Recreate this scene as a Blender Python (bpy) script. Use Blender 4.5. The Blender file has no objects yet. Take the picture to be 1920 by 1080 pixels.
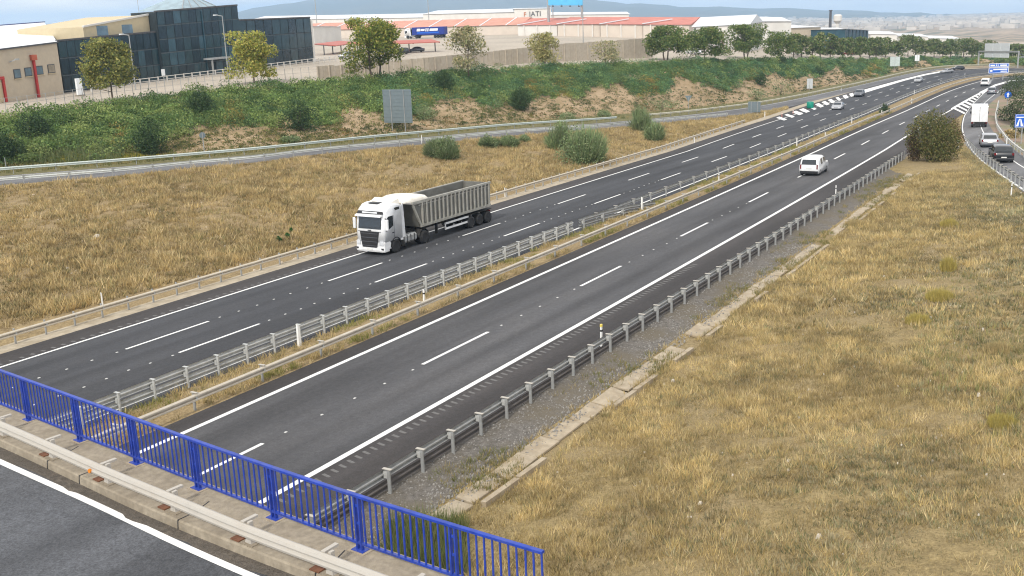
import bpy, math, random
import numpy as np
from mathutils import Matrix, Vector
random.seed(7); RNG = np.random.default_rng(7)
SC = bpy.context.scene
COL = SC.collection

# ------------------------------------------------------------------ camera
# World frame: x runs along the motorway (away from the bridge), y to its left, z up; metres.
F, PITCH, ROLL, YAW, CAMH = 2000.0, .257, -.04, .55211, 15.07
def _rot(yaw, pitch, roll):
    cy, sy, cp, sp = math.cos(yaw), math.sin(yaw), math.cos(pitch), math.sin(pitch)
    w = np.array([cy*cp, sy*cp, -sp]); r = np.array([sy, -cy, 0.]); u = np.cross(r, w)
    return math.cos(roll)*r+math.sin(roll)*u, -math.sin(roll)*r+math.cos(roll)*u, w
RR, UU, WW = _rot(YAW, PITCH, ROLL)
CAM = np.array([0., 0., CAMH])
cam = bpy.data.cameras.new('camera'); camo = bpy.data.objects.new('camera', cam); COL.objects.link(camo)
cam.sensor_width = 36; cam.lens = 36*F/1920; cam.clip_start = .5; cam.clip_end = 40000
camo.matrix_world = Matrix(((RR[0], UU[0], -WW[0], 0), (RR[1], UU[1], -WW[1], 0), (RR[2], UU[2], -WW[2], CAMH), (0, 0, 0, 1)))
SC.camera = camo

# ------------------------------------------------------------------ light
SUN_EL, SUN_AZ = math.radians(42), math.radians(190)     # sun behind the camera, veiled by thin cloud
sdir = Vector((math.cos(SUN_EL)*math.cos(SUN_AZ), math.cos(SUN_EL)*math.sin(SUN_AZ), math.sin(SUN_EL)))
sun = bpy.data.lights.new('sun', 'SUN'); sun.energy = 2.4; sun.angle = math.radians(6); sun.color = (1, .95, .87)
suno = bpy.data.objects.new('sun', sun); COL.objects.link(suno)
suno.rotation_euler = sdir.to_track_quat('Z', 'Y').to_euler()
wd = bpy.data.worlds.new('World'); SC.world = wd; wd.use_nodes = True
nt = wd.node_tree; nt.nodes.clear()
def wn(t, **k):
    n = nt.nodes.new(t)
    for a, b in k.items(): setattr(n, a, b)
    return n
wtc = wn('ShaderNodeTexCoord'); wsep = wn('ShaderNodeSeparateXYZ'); wmax = wn('ShaderNodeMath', operation='MAXIMUM'); wmax.inputs[1].default_value = .03
wcom = wn('ShaderNodeCombineXYZ'); wsky = wn('ShaderNodeTexSky', sky_type='NISHITA'); wsky.sun_disc = False
wsky.sun_elevation = SUN_EL; wsky.sun_rotation = math.pi/2-SUN_AZ; wsky.air_density = 1.2; wsky.dust_density = 2.5; wsky.altitude = 300
wmp = wn('ShaderNodeMapping'); wmp.inputs['Scale'].default_value = (2.2, 2.2, 14)
wno = wn('ShaderNodeTexNoise'); wno.inputs['Scale'].default_value = 1.6; wno.inputs['Detail'].default_value = 7; wno.inputs['Roughness'].default_value = .58
wrm = wn('ShaderNodeValToRGB'); wrm.color_ramp.elements[0].position = .12; wrm.color_ramp.elements[1].position = .38
wn2 = wn('ShaderNodeTexNoise'); wn2.inputs['Scale'].default_value = 3.1; wn2.inputs['Detail'].default_value = 6
wcr = wn('ShaderNodeValToRGB'); wcr.color_ramp.elements[0].position = .33; wcr.color_ramp.elements[0].color = (5.2, 5.5, 6.2, 1)
wcr.color_ramp.elements[1].position = .68; wcr.color_ramp.elements[1].color = (9.8, 9.3, 8.5, 1)
wmix = wn('ShaderNodeMixRGB'); wbg = wn('ShaderNodeBackground'); wbg.inputs['Strength'].default_value = .13; wout = wn('ShaderNodeOutputWorld')
L = nt.links.new
L(wtc.outputs['Generated'], wsep.inputs[0]); L(wsep.outputs['X'], wcom.inputs[0]); L(wsep.outputs['Y'], wcom.inputs[1])
L(wsep.outputs['Z'], wmax.inputs[0]); L(wmax.outputs[0], wcom.inputs[2]); L(wcom.outputs[0], wsky.inputs[0])
L(wtc.outputs['Generated'], wmp.inputs[0]); L(wmp.outputs[0], wno.inputs[0]); L(wmp.outputs[0], wn2.inputs[0]); L(wno.outputs['Fac'], wrm.inputs[0])
L(wn2.outputs['Fac'], wcr.inputs[0]); L(wrm.outputs['Color'], wmix.inputs[0]); L(wsky.outputs[0], wmix.inputs[1]); L(wcr.outputs['Color'], wmix.inputs[2])
L(wmix.outputs[0], wbg.inputs[0]); L(wbg.outputs[0], wout.inputs[0])
vs = SC.view_settings; vs.view_transform = 'Standard'; vs.look = 'None'; vs.gamma = 1; vs.use_curve_mapping = False; vs.exposure = .33
SC.render.engine = 'CYCLES'; SC.cycles.use_denoising = True; SC.cycles.filter_width = 1.15; SC.cycles.max_bounces = 6; SC.cycles.volume_bounces = 1; SC.cycles.transparent_max_bounces = 8

# ------------------------------------------------------------------ site geometry (surveyed from lane widths and dash spacing)
GX, GY, KH, KV, OR, S1, SL = -.0093, -.0418, .0004317, -.0001788, 27.46, 178., 270.
def zr(x, y):
    """Level of the motorway surface."""
    s = np.clip(x, -22, S1); t = np.clip(y-KH*s*s/2-OR, -28, 26)
    z = GX*s+KV*s*s/2+GY*t
    u = np.maximum(np.asarray(x, float)-S1, 0)
    return z+(GX+KV*S1)*SL*(1-np.exp(-u/SL))
def ray(px, py): return RR*(px-960)/F+UU*(540-py)/F+WW
def proj(P):
    d = np.asarray(P, float)-CAM; w = d@WW
    return np.stack([960+F*(d@RR)/w, 540-F*(d@UU)/w, w], -1)
def on(px, py, dz=0., zf=zr):
    r = ray(px, py); t = 2.; p = t
    while t < 9000:
        P = CAM+r*t
        if P[2] < zf(P[0], P[1])+dz: break
        p = t; t *= 1.03
    lo, hi = p, t
    for _ in range(40):
        m = (lo+hi)/2; P = CAM+r*m
        if P[2] < zf(P[0], P[1])+dz: hi = m
        else: lo = m
    return CAM+r*hi
def atz(px, py, z): r = ray(px, py); return CAM+r*(z-CAMH)/r[2]
def atd(px, py, d): return CAM+ray(px, py)*d

_VG = np.random.default_rng(3).random((256, 256))
def vnoise(x, y):
    x = np.asarray(x, float); y = np.asarray(y, float); xi = np.floor(x).astype(int); yi = np.floor(y).astype(int); fx_ = x-xi; fy_ = y-yi; fx_ = fx_*fx_*(3-2*fx_); fy_ = fy_*fy_*(3-2*fy_); g = lambda a, b: _VG[a % 256, b % 256]
    return (g(xi, yi)*(1-fx_)+g(xi+1, yi)*fx_)*(1-fy_)+(g(xi, yi+1)*(1-fx_)+g(xi+1, yi+1)*fx_)*fy_
def nz(x, y, s=1.):
    """Smooth irregular noise, 0 to 1; s about one wave per three metres."""
    a = vnoise(x*s*.36+11, y*s*.36+5)*.6+vnoise(x*s*.85-y*s*.2+40, y*s*.85+x*s*.2+17)*.4; return np.clip((a-.5)*1.5+.5, 0, 1)
# ------------------------------------------------------------------ mesh helpers
class MB:
    def __init__(s): s.v = []; s.f = []
    def add(s, v, f):
        o = len(s.v); s.v += [tuple(map(float, p)) for p in v]; s.f += [tuple(i+o for i in q) for q in f]; return s
    def quad(s, a, b, c, d): return s.add([a, b, c, d], [(0, 1, 2, 3)])
    def box(s, c, d, R=None, taper=1.):
        x, y, z = d[0]/2, d[1]/2, d[2]/2
        P = np.array([(-x, -y, -z), (x, -y, -z), (x, y, -z), (-x, y, -z), (-x*taper, -y*taper, z), (x*taper, -y*taper, z), (x*taper, y*taper, z), (-x*taper, y*taper, z)])
        if R is not None: P = P@np.asarray(R).T
        return s.add(P+np.asarray(c), [(3, 2, 1, 0), (4, 5, 6, 7), (0, 1, 5, 4), (1, 2, 6, 5), (2, 3, 7, 6), (3, 0, 4, 7)])
    def hexa(s, b, t):   # bottom 4 points, top 4 points
        return s.add(list(b)+list(t), [(3, 2, 1, 0), (4, 5, 6, 7), (0, 1, 5, 4), (1, 2, 6, 5), (2, 3, 7, 6), (3, 0, 4, 7)])
    def bar(s, a, b, w, h=None):
        a, b = np.asarray(a, float), np.asarray(b, float); h = h or w
        d = b-a; n = np.linalg.norm(d); d /= n
        up = np.array([0, 0, 1.]) if abs(d[2]) < .95 else np.array([1., 0, 0])
        r = np.cross(d, up); r /= np.linalg.norm(r); u = np.cross(r, d)
        q = [r*i*w/2+u*j*h/2 for i, j in ((-1, -1), (1, -1), (1, 1), (-1, 1))]
        return s.hexa([a+k for k in q], [b+k for k in q])
    def tube(s, pts, r, n=8, cap=True):
        pts = [np.asarray(p, float) for p in pts]; rs = r if hasattr(r, '__len__') else [r]*len(pts); o = len(s.v); V = []; Fc = []
        for i, p in enumerate(pts):
            d = pts[min(i+1, len(pts)-1)]-pts[max(i-1, 0)]; d /= np.linalg.norm(d)
            up = np.array([0, 0, 1.]) if abs(d[2]) < .9 else np.array([1., 0, 0])
            a = np.cross(d, up); a /= np.linalg.norm(a); b = np.cross(a, d)
            V += [p+rs[i]*(math.cos(2*math.pi*k/n)*a+math.sin(2*math.pi*k/n)*b) for k in range(n)]
        for i in range(len(pts)-1):
            for k in range(n): k2 = (k+1) % n; Fc.append((i*n+k, i*n+k2, (i+1)*n+k2, (i+1)*n+k))
        if cap: Fc += [tuple(range(n))[::-1], tuple(range((len(pts)-1)*n, len(pts)*n))]
        return s.add(V, Fc)
    def lathe(s, prof, c, ax='z', n=16):
        V = []; Fc = []
        for a, r in prof:
            for k in range(n):
                t = 2*math.pi*k/n; p = (r*math.cos(t), r*math.sin(t), a)
                if ax == 'y': p = (p[0], p[2], p[1])
                if ax == 'x': p = (p[2], p[0], p[1])
                V.append(np.asarray(c)+p)
        m = len(prof)
        for i in range(m-1):
            for k in range(n): k2 = (k+1) % n; Fc.append((i*n+k, i*n+k2, (i+1)*n+k2, (i+1)*n+k))
        Fc += [tuple(range(n))[::-1], tuple(range((m-1)*n, m*n))]
        return s.add(V, Fc)
    def loft(s, rings, cap=True):
        n = len(rings[0]); V = [p for r in rings for p in r]; Fc = []
        for i in range(len(rings)-1):
            for k in range(n): k2 = (k+1) % n; Fc.append((i*n+k, i*n+k2, (i+1)*n+k2, (i+1)*n+k))
        if cap: Fc += [tuple(range(n))[::-1], tuple(range((len(rings)-1)*n, len(rings)*n))]
        return s.add(V, Fc)
    def grid(s, rows):   # rows x cols of points, open sheet
        n = len(rows[0]); V = [p for r in rows for p in r]
        return s.add(V, [(i*n+k, i*n+k+1, (i+1)*n+k+1, (i+1)*n+k) for i in range(len(rows)-1) for k in range(n-1)])
    def prism(s, poly, y0, y1):   # polygon in (x,z) swept along y
        n = len(poly); V = [(x, y0, z) for x, z in poly]+[(x, y1, z) for x, z in poly]
        return s.add(V, [tuple(range(n))]+[tuple(range(2*n-1, n-1, -1))]+[((k+1) % n, k, n+k, n+(k+1) % n) for k in range(n)])
    def mesh(s, name, smooth=False):
        m = bpy.data.meshes.new(name); m.from_pydata(s.v, [], s.f); m.update()
        if smooth: m.polygons.foreach_set('use_smooth', [True]*len(m.polygons))
        return m
def link(name, data, mt=None, parent=None, loc=None, rot=None):
    o = bpy.data.objects.new(name, data); COL.objects.link(o)
    if mt is not None and data is not None and len(data.materials) == 0: data.materials.append(mt)
    if parent is not None: o.parent = parent
    if loc is not None: o.location = loc
    if rot is not None: o.rotation_euler = rot
    return o
def part(name, mb, mt, parent, smooth=False, label=None, bevel=0):
    o = link(name, mb.mesh(name, smooth), mt, parent)
    if label: o['label'] = label
    if bevel:
        b = o.modifiers.new('bevel', 'BEVEL'); b.width = bevel; b.segments = 2; b.limit_method = 'ANGLE'; b.angle_limit = math.radians(35); b.harden_normals = False
    return o
def tag(o, label, cat, group=None, kind=None):
    if label: o['label'] = label
    if cat: o['category'] = cat
    if group: o['group'] = group
    if kind: o['kind'] = kind
    return o
def thing(name, label, cat, loc=(0, 0, 0), rz=0., group=None, rot=None):
    o = bpy.data.objects.new(name, None); COL.objects.link(o); o.empty_display_size = .3
    o.location = tuple(map(float, loc)); o.rotation_euler = rot if rot else (0, 0, rz)
    return tag(o, label, cat, group)
def structure(name, mb, mt, smooth=False):
    o = link(name, mb.mesh(name, smooth), mt); o['kind'] = 'structure'; return o
def copy_tree(o, loc, rz, label=None):
    def cp(a, p):
        c = a.copy(); COL.objects.link(c); c.parent = p
        for ch in list(a.children): cp(ch, c)
        return c
    c = cp(o, None); c.location = tuple(map(float, loc)); c.rotation_euler = (0, 0, rz)
    if label: c['label'] = label
    return c

# ------------------------------------------------------------------ materials
def new_mat(name):
    m = bpy.data.materials.new(name); m.use_nodes = True; n = m.node_tree; b = n.nodes['Principled BSDF']; return m, n, b
def ramp(n, stops):
    r = n.nodes.new('ShaderNodeValToRGB'); e = r.color_ramp.elements
    while len(e) < len(stops): e.new(.5)
    for k, (p, c) in enumerate(stops): e[k].position = p; e[k].color = (*c, 1)
    return r
def noise(n, vec, scale, detail=4, rough=.55):
    t = n.nodes.new('ShaderNodeTexNoise'); t.inputs['Scale'].default_value = scale; t.inputs['Detail'].default_value = detail; t.inputs['Roughness'].default_value = rough
    n.links.new(vec, t.inputs['Vector']); return t.outputs['Fac']
def mixc(n, fac, a, b, mode='MIX'):
    x = n.nodes.new('ShaderNodeMixRGB'); x.blend_type = mode
    for i, v in ((0, fac), (1, a), (2, b)):
        if isinstance(v, (int, float)): x.inputs[i].default_value = v
        elif isinstance(v, tuple): x.inputs[i].default_value = (*v, 1)
        else: n.links.new(v, x.inputs[i])
    return x.outputs[0]
def coord(n, scale=(1, 1, 1), kind='Object'):
    t = n.nodes.new('ShaderNodeTexCoord'); mp = n.nodes.new('ShaderNodeMapping'); mp.inputs['Scale'].default_value = scale
    n.links.new(t.outputs[kind], mp.inputs[0]); return mp.outputs[0]
def bump(n, b, h, strength, dist=.02):
    x = n.nodes.new('ShaderNodeBump'); x.inputs['Strength'].default_value = strength; x.inputs['Distance'].default_value = dist
    n.links.new(h, x.inputs['Height']); n.links.new(x.outputs[0], b.inputs['Normal'])
def M(name, col, rough=.7, var=.12, scale=3., metal=0., bmp=0., spec=.4, coat=0., dirt=None, dscale=1.2, damt=.5, trans=0.):
    m, n, b = new_mat(name); v = coord(n)
    lo = tuple(c*(1-var) for c in col); hi = tuple(min(1, c*(1+var)) for c in col)
    f = noise(n, v, scale, 5); r = ramp(n, [(.3, lo), (.7, hi)]); n.links.new(f, r.inputs[0]); c = r.outputs[0]
    if dirt:
        g = noise(n, v, dscale, 6, .65); rg = ramp(n, [(.45, (0, 0, 0)), (.72, (damt,)*3)]); n.links.new(g, rg.inputs[0]); c = mixc(n, rg.outputs[0], c, dirt)
    n.links.new(c, b.inputs['Base Color']); b.inputs['Roughness'].default_value = rough; b.inputs['Metallic'].default_value = metal
    b.inputs['Specular IOR Level'].default_value = spec; b.inputs['Coat Weight'].default_value = coat
    if bmp: bump(n, b, noise(n, v, scale*8, 3), bmp)
    return m
def asphalt(name, base, seed, lanes=(), crack=0., grain=1.):
    """Worn asphalt: grain, long streaks, patches and, between the given lane lines, wheel tracks and oil bands."""
    m, n, b = new_mat(name)
    v = coord(n); vs_ = coord(n, (.012, .55, 1)); v2 = coord(n, (.05, .16, 1))
    f = noise(n, v, 22, 4, .8); r = ramp(n, [(.25, tuple(c*(1-.4*grain) for c in base)), (.75, tuple(c*(1+.45*grain) for c in base))]); n.links.new(f, r.inputs[0])
    s = noise(n, vs_, 1., 3, .5); rs = ramp(n, [(.36, (.80,)*3), (.62, (1.2,)*3)]); n.links.new(s, rs.inputs[0]); c = mixc(n, 1., r.outputs[0], rs.outputs[0], 'MULTIPLY')
    p = noise(n, v2, 1., 5, .65); rp = ramp(n, [(.35, (.80, .80, .80)), (.5, (1, 1, 1)), (.68, (1.2, 1.18, 1.15))]); n.links.new(p, rp.inputs[0]); c = mixc(n, 1., c, rp.outputs[0], 'MULTIPLY')
    g2 = noise(n, v, 4.5, 5, .85); rg2 = ramp(n, [(.36, (.84,)*3), (.64, (1.17,)*3)]); n.links.new(g2, rg2.inputs[0]); c = mixc(n, 1., c, rg2.outputs[0], 'MULTIPLY')
    if lanes:
        def mth(op, x, y):
            k = n.nodes.new('ShaderNodeMath'); k.operation = op
            for i, q in enumerate((x, y)):
                if isinstance(q, (int, float)): k.inputs[i].default_value = q
                else: n.links.new(q, k.inputs[i])
            return k.outputs[0]
        sp = n.nodes.new('ShaderNodeSeparateXYZ'); n.links.new(v, sp.inputs[0]); X = sp.outputs[0]; t = mth('SUBTRACT', sp.outputs[1], mth('MULTIPLY', mth('MULTIPLY', X, X), .00021585))
        t = mth('ADD', t, mth('MULTIPLY', mth('SUBTRACT', noise(n, vs_, 2., 2), .5), 1.1)); lo, hi = lanes[0], lanes[-1]; u = mth('DIVIDE', mth('SUBTRACT', t, lo), hi-lo)
        st = []
        for q0, q1 in zip(lanes[:-1], lanes[1:]):
            for fr, g in ((.04, .97), (.24, 1.2), (.5, .74), (.76, 1.18), (.925, 1.), (.935, .6), (.945, 1.)): st.append(((q0+(q1-q0)*fr-lo)/(hi-lo), (g, g, g)))
        rt = ramp(n, st); n.links.new(u, rt.inputs[0]); c = mixc(n, .34, c, mixc(n, 1., c, rt.outputs[0], 'MULTIPLY'))
    if crack:
        w = n.nodes.new('ShaderNodeTexVoronoi'); w.feature = 'DISTANCE_TO_EDGE'; w.inputs['Scale'].default_value = .55
        dv = n.nodes.new('ShaderNodeVectorMath'); dv.operation = 'ADD'; nn_ = n.nodes.new('ShaderNodeTexNoise'); nn_.inputs['Scale'].default_value = 1.3; nn_.inputs['Detail'].default_value = 6; n.links.new(v, nn_.inputs[0]); n.links.new(v, dv.inputs[0]); n.links.new(nn_.outputs['Color'], dv.inputs[1]); n.links.new(dv.outputs[0], w.inputs['Vector'])
        rc_ = ramp(n, [(0, (.45,)*3), (.012, (1,)*3)]); n.links.new(w.outputs['Distance'], rc_.inputs[0]); c = mixc(n, crack, c, mixc(n, 1., c, rc_.outputs[0], 'MULTIPLY'))
    n.links.new(c, b.inputs['Base Color']); b.inputs['Roughness'].default_value = .86; b.inputs['Specular IOR Level'].default_value = .3
    bump(n, b, noise(n, v, 60, 2, .8), .45, .01); return m
def soil(name, cols, sc=1., bstr=.6):
    """Patchy ground: three colours broken up by noise at several scales."""
    m, n, b = new_mat(name); v = coord(n)
    a = noise(n, v, .13*sc, 5, .6); f = noise(n, v, 1.4*sc, 6, .7); g = noise(n, v, 9*sc, 4, .75)
    r1 = ramp(n, [(.35, cols[0]), (.65, cols[1])]); n.links.new(f, r1.inputs[0])
    ra = ramp(n, [(.42, (0, 0, 0)), (.62, (1, 1, 1))]); n.links.new(a, ra.inputs[0]); c = mixc(n, ra.outputs[0], r1.outputs[0], cols[2])
    rg = ramp(n, [(.3, (.6, .58, .55)), (.7, (1.3, 1.3, 1.28))]); n.links.new(g, rg.inputs[0]); c = mixc(n, 1., c, rg.outputs[0], 'MULTIPLY')
    n.links.new(c, b.inputs['Base Color']); b.inputs['Roughness'].default_value = .95; b.inputs['Specular IOR Level'].default_value = .15
    bump(n, b, f, bstr, .12); return m
def tinted(name, rough=.75, trans=.25):
    """Leaves and blades: each carries its own colour in the mesh attribute 'tint'."""
    m, n, b = new_mat(name); a = n.nodes.new('ShaderNodeAttribute'); a.attribute_name = 'tint'
    n.links.new(a.outputs['Color'], b.inputs['Base Color']); b.inputs['Roughness'].default_value = rough; b.inputs['Specular IOR Level'].default_value = .25
    if trans:
        t = n.nodes.new('ShaderNodeBsdfTranslucent'); n.links.new(a.outputs['Color'], t.inputs[0]); x = n.nodes.new('ShaderNodeMixShader'); x.inputs[0].default_value = trans
        o = n.nodes['Material Output']; n.links.new(b.outputs[0], x.inputs[1]); n.links.new(t.outputs[0], x.inputs[2]); n.links.new(x.outputs[0], o.inputs[0])
    return m
def glassy(name, col, rough=.08, spec=.6, coat=.6):
    m, n, b = new_mat(name); v = coord(n); f = noise(n, v, .6, 3); r = ramp(n, [(.3, tuple(c*.75 for c in col)), (.7, tuple(c*1.25 for c in col))]); n.links.new(f, r.inputs[0])
    n.links.new(r.outputs[0], b.inputs['Base Color']); b.inputs['Roughness'].default_value = rough; b.inputs['Specular IOR Level'].default_value = spec; b.inputs['Coat Weight'].default_value = coat; b.inputs['Coat Roughness'].default_value = .05
    return m
MT = {}
MT['asph_l'] = asphalt('asphalt_left', (.046, .048, .054), 1, (36.2, 40.8, 44.2, 48.1))
MT['asph_r'] = asphalt('asphalt_right', (.067, .067, .071), 2, (23.6, 27.5, 31.4))
MT['asph_sh'] = asphalt('asphalt_shoulder', (.050, .046, .046), 3)
MT['asph_ramp'] = asphalt('asphalt_ramp', (.13, .13, .135), 4)
MT['asph_b'] = asphalt('asphalt_bridge', (.083, .087, .096), 5, (), .4, 1.5)
MT['paint'] = M('road_paint', (.80, .80, .78), .7, .05, 9, dirt=(.45, .44, .43), dscale=5, damt=.5)
MT['paint_worn'] = M('road_paint_worn', (.46, .46, .45), .8, .15, 9, dirt=(.2, .2, .2), dscale=7, damt=.7)
MT['groove'] = M('rumble_bar_grey', (.135, .132, .13), .9, .2, 9)
MT['stud'] = M('road_stud_white', (.52, .52, .5), .35, .05)
MT['galv'] = M('galvanised_steel', (.34, .35, .35), .5, .14, 2.5, metal=.15, spec=.5, dirt=(.25, .235, .21), dscale=1.5, damt=.5)
MT['galv_b'] = M('galvanised_steel_bright', (.48, .49, .48), .5, .12, 2.5, metal=.1, spec=.5, dirt=(.33, .31, .28), dscale=1.5, damt=.5)
MT['galv_pale'] = M('galvanised_steel_pale', (.52, .47, .39), .6, .1, 2.5, metal=.1, dirt=(.44, .38, .29), dscale=1.2, damt=.6)
MT['galv_dusty'] = M('galvanised_steel_dusty', (.56, .50, .40), .7, .12, 2.5, metal=.0, dirt=(.27, .22, .16), dscale=2.5, damt=.6)
MT['rail_b'] = M('barrier_beam_weathered', (.47, .44, .39), .55, .1, 2., metal=.1, dirt=(.33, .29, .24), dscale=2., damt=.6)
MT['conc'] = M('concrete_kerb', (.31, .265, .20), .92, .2, 7, bmp=.6, dirt=(.20, .165, .12), dscale=1.1, damt=.8)
MT['conc_d'] = M('concrete_drain', (.38, .32, .235), .92, .18, 3, bmp=.5, dirt=(.27, .21, .14), dscale=1.6, damt=.85)
MT['blue'] = M('blue_railing_paint', (.012, .045, .34), .45, .22, 4, spec=.45, coat=.1, dirt=(.07, .09, .26), dscale=3.5, damt=.6)
MT['rust'] = M('rusty_plate', (.17, .075, .04), .9, .35, 12, bmp=.3)
MT['white_post'] = M('white_plastic', (.82, .82, .80), .5, .04)
MT['black'] = M('black_plastic', (.02, .02, .022), .5, .2)
MT['rubber'] = M('tyre_rubber', (.022, .022, .023), .85, .25, 6)
MT['gravel'] = soil('gravel_verge', [(.12, .112, .104), (.22, .205, .19), (.17, .15, .12)], 3., 1.)
MT['dry'] = soil('dry_grass_soil', [(.20, .15, .085), (.36, .275, .15), (.29, .22, .125)], 1., .8)
MT['dry_r'] = soil('bank_soil', [(.20, .155, .08), (.34, .265, .135), (.28, .22, .125)], 1.2, .9)
MT['bank'] = soil('bare_bank_soil', [(.34, .25, .16), (.45, .34, .225), (.29, .215, .125)], 1.2, .7)
MT['yard'] = soil('yard_paving', [(.42, .37, .31), (.48, .43, .37), (.39, .35, .30)], .5, .1)
MT['leaf'] = tinted('leaf', .6, .3)
MT['blade'] = tinted('dry_blade', .85, .25)
# ================================================================== MOTORWAY
NX = np.concatenate([np.arange(-45, 130, 2.5)])
TAIL = {48.04: [(1447, 229), (1530, 200), (1600, 177), (1693, 150), (1733, 140), (1775, 132), (1830, 127.5), (1917, 128), (1990, 131)],
        35.85: [(1600, 226), (1680, 191), (1714, 176), (1764, 157.5), (1809, 144.5), (1842, 138.5), (1917, 134.5), (1990, 136)],
        31.36: [(1690, 212), (1727, 195), (1780, 170), (1840, 151), (1880, 143), (1917, 140), (1990, 140)],
        23.67: [(1735, 234), (1790, 202), (1835, 176), (1865, 160), (1892, 152), (1917, 148), (1990, 146)]}
def resample(P, n):
    P = np.asarray(P, float); d = np.concatenate([[0], np.cumsum(np.linalg.norm(np.diff(P, axis=0), axis=1))])
    u = np.linspace(0, d[-1], n); return np.stack([np.interp(u, d, P[:, k]) for k in range(P.shape[1])], 1)
BASE = {}
for t, tail in TAIL.items():
    near = np.stack([NX, t+KH*NX*NX/2], 1)
    far = np.array([on(*p)[:2] for p in tail])
    P = resample(np.vstack([near[-1:], far]), 90)
    for _ in range(60): P[1:-1] = P[1:-1]*.5+(P[:-2]+P[2:])*.25
    BASE[t] = np.vstack([near[:-1], P])
BT = sorted(BASE); BARR = np.stack([BASE[t] for t in BT])
def mline(t, dz=0.):
    """Points along the motorway at lateral offset t (metres left of the survey axis)."""
    i = min(max(int(np.searchsorted(BT, t))-1, 0), len(BT)-2); a = (t-BT[i])/(BT[i+1]-BT[i])
    P = BARR[i]*(1-a)+BARR[i+1]*a
    return np.column_stack([P, zr(P[:, 0], P[:, 1])+dz])
def alen(P): return np.concatenate([[0], np.cumsum(np.linalg.norm(np.diff(P[:, :2], axis=0), axis=1))])
def at_s(P, s):
    d = alen(P); return np.array([np.interp(s, d, P[:, k]) for k in range(3)])
def s_of_x(P, x): return float(np.interp(x, P[:160, 0], alen(P)[:160]))
def strip(ts, dz=0.):
    b = MB(); b.grid([mline(t, dz) for t in ts]); return b
def band(P, w, i0=0, i1=None, dz=.004):
    """A painted line of width w along polyline P."""
    P = P[i0:i1]; d = np.gradient(P[:, :2], axis=0); d /= np.linalg.norm(d, axis=1)[:, None]; n = np.column_stack([-d[:, 1], d[:, 0]])
    A = P.copy(); B = P.copy(); A[:, :2] += n*w/2; B[:, :2] -= n*w/2; A[:, 2] = zr(A[:, 0], A[:, 1])+dz; B[:, 2] = zr(B[:, 0], B[:, 1])+dz
    return MB().grid([B, A])
lc = structure('left_carriageway', strip([35.4, 37, 39, 40.8, 42.5, 44.2, 46, 48.2], 0), MT['asph_l'])
rc = structure('right_carriageway', strip([23.5, 25, 27.4, 29.4, 31.5], 0), MT['asph_r'])
structure('left_shoulder', strip([48.2, 49.3, 50.4], 0), MT['asph_sh'])
structure('gutter_strip', strip([50.38, 51.1, 51.95], -.008), M('gutter_concrete', (.40, .345, .26), .95, .18, 2, bmp=.4, dirt=(.24, .19, .12), dscale=.8, damt=.8))
structure('median_shoulder', strip([31.5, 32.7], 0), MT['asph_sh'])
structure('right_shoulder', strip([20.6, 22, 23.5], 0), MT['asph_sh'])
part('edge_line', band(mline(48.04), .2), MT['paint'], lc); part('edge_line', band(mline(36.5), .2), MT['paint'], lc)
part('edge_line', band(mline(31.36), .26), MT['paint'], rc)
l3 = mline(23.67); part('edge_line', band(l3, .27), MT['paint'], rc)
PER, DASH = 16.15, 5.75
def dashes(t, x0, n, road, w):
    P = mline(t); s0 = s_of_x(P, x0); d = alen(P)
    for k in range(n):
        a = s0+k*PER; L_ = DASH if a < 190 else DASH*.95
        if a+L_ > d[-1]-3: break
        part('lane_dash', band(np.array([at_s(P, a+L_*i/4) for i in range(5)]), w if a > 0 else w), MT['paint'], road)
dashes(44.2, 34.14-2*PER, 25, lc, .18); dashes(40.78, 34.62-2*PER, 25, lc, .18); dashes(27.46, 37.04-2*PER, 18, rc, .19)
# reflective studs in the gaps of the dashed lines
studm = MB().box((0, 0, .012), (.16, .11, .02), taper=.7).mesh('road_stud')
def studs(t, x0, n, road, m):
    P = mline(t); s0 = s_of_x(P, x0)
    for k in range(-1, n):
        for j in range(m):
            p = at_s(P, s0+k*PER+DASH+(j+.6)*(PER-DASH)/m); o = link('road_stud', studm, MT['stud'], road, p+np.array([RNG.normal(0, .03), RNG.normal(0, .05), 0])); o.scale = (.85, .85, 1)
studs(44.2, 34.14, 3, lc, 7); studs(40.78, 34.62, 4, lc, 8); studs(27.46, 37.04, 3, rc, 5)
# raised transverse bars beside the edge lines
rbar = MB().box((0, 0, .006), (.13, .42, .012), taper=.8).mesh('rumble_bar'); rbar2 = MB().box((0, 0, .006), (.16, .30, .012), taper=.8).mesh('rumble_bar')
P = mline(23.08); s0 = s_of_x(P, 19)
for k in range(95):
    p = at_s(P, s0+k*.44); link('rumble_bar', rbar, MT['groove'], rc, p, (0, 0, -.25))
P = mline(48.55); s0 = s_of_x(P, 20)
for k in range(75):
    p = at_s(P, s0+k*.62); link('rumble_bar', rbar2, MT['groove'], lc, p, (0, 0, .2))

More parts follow.
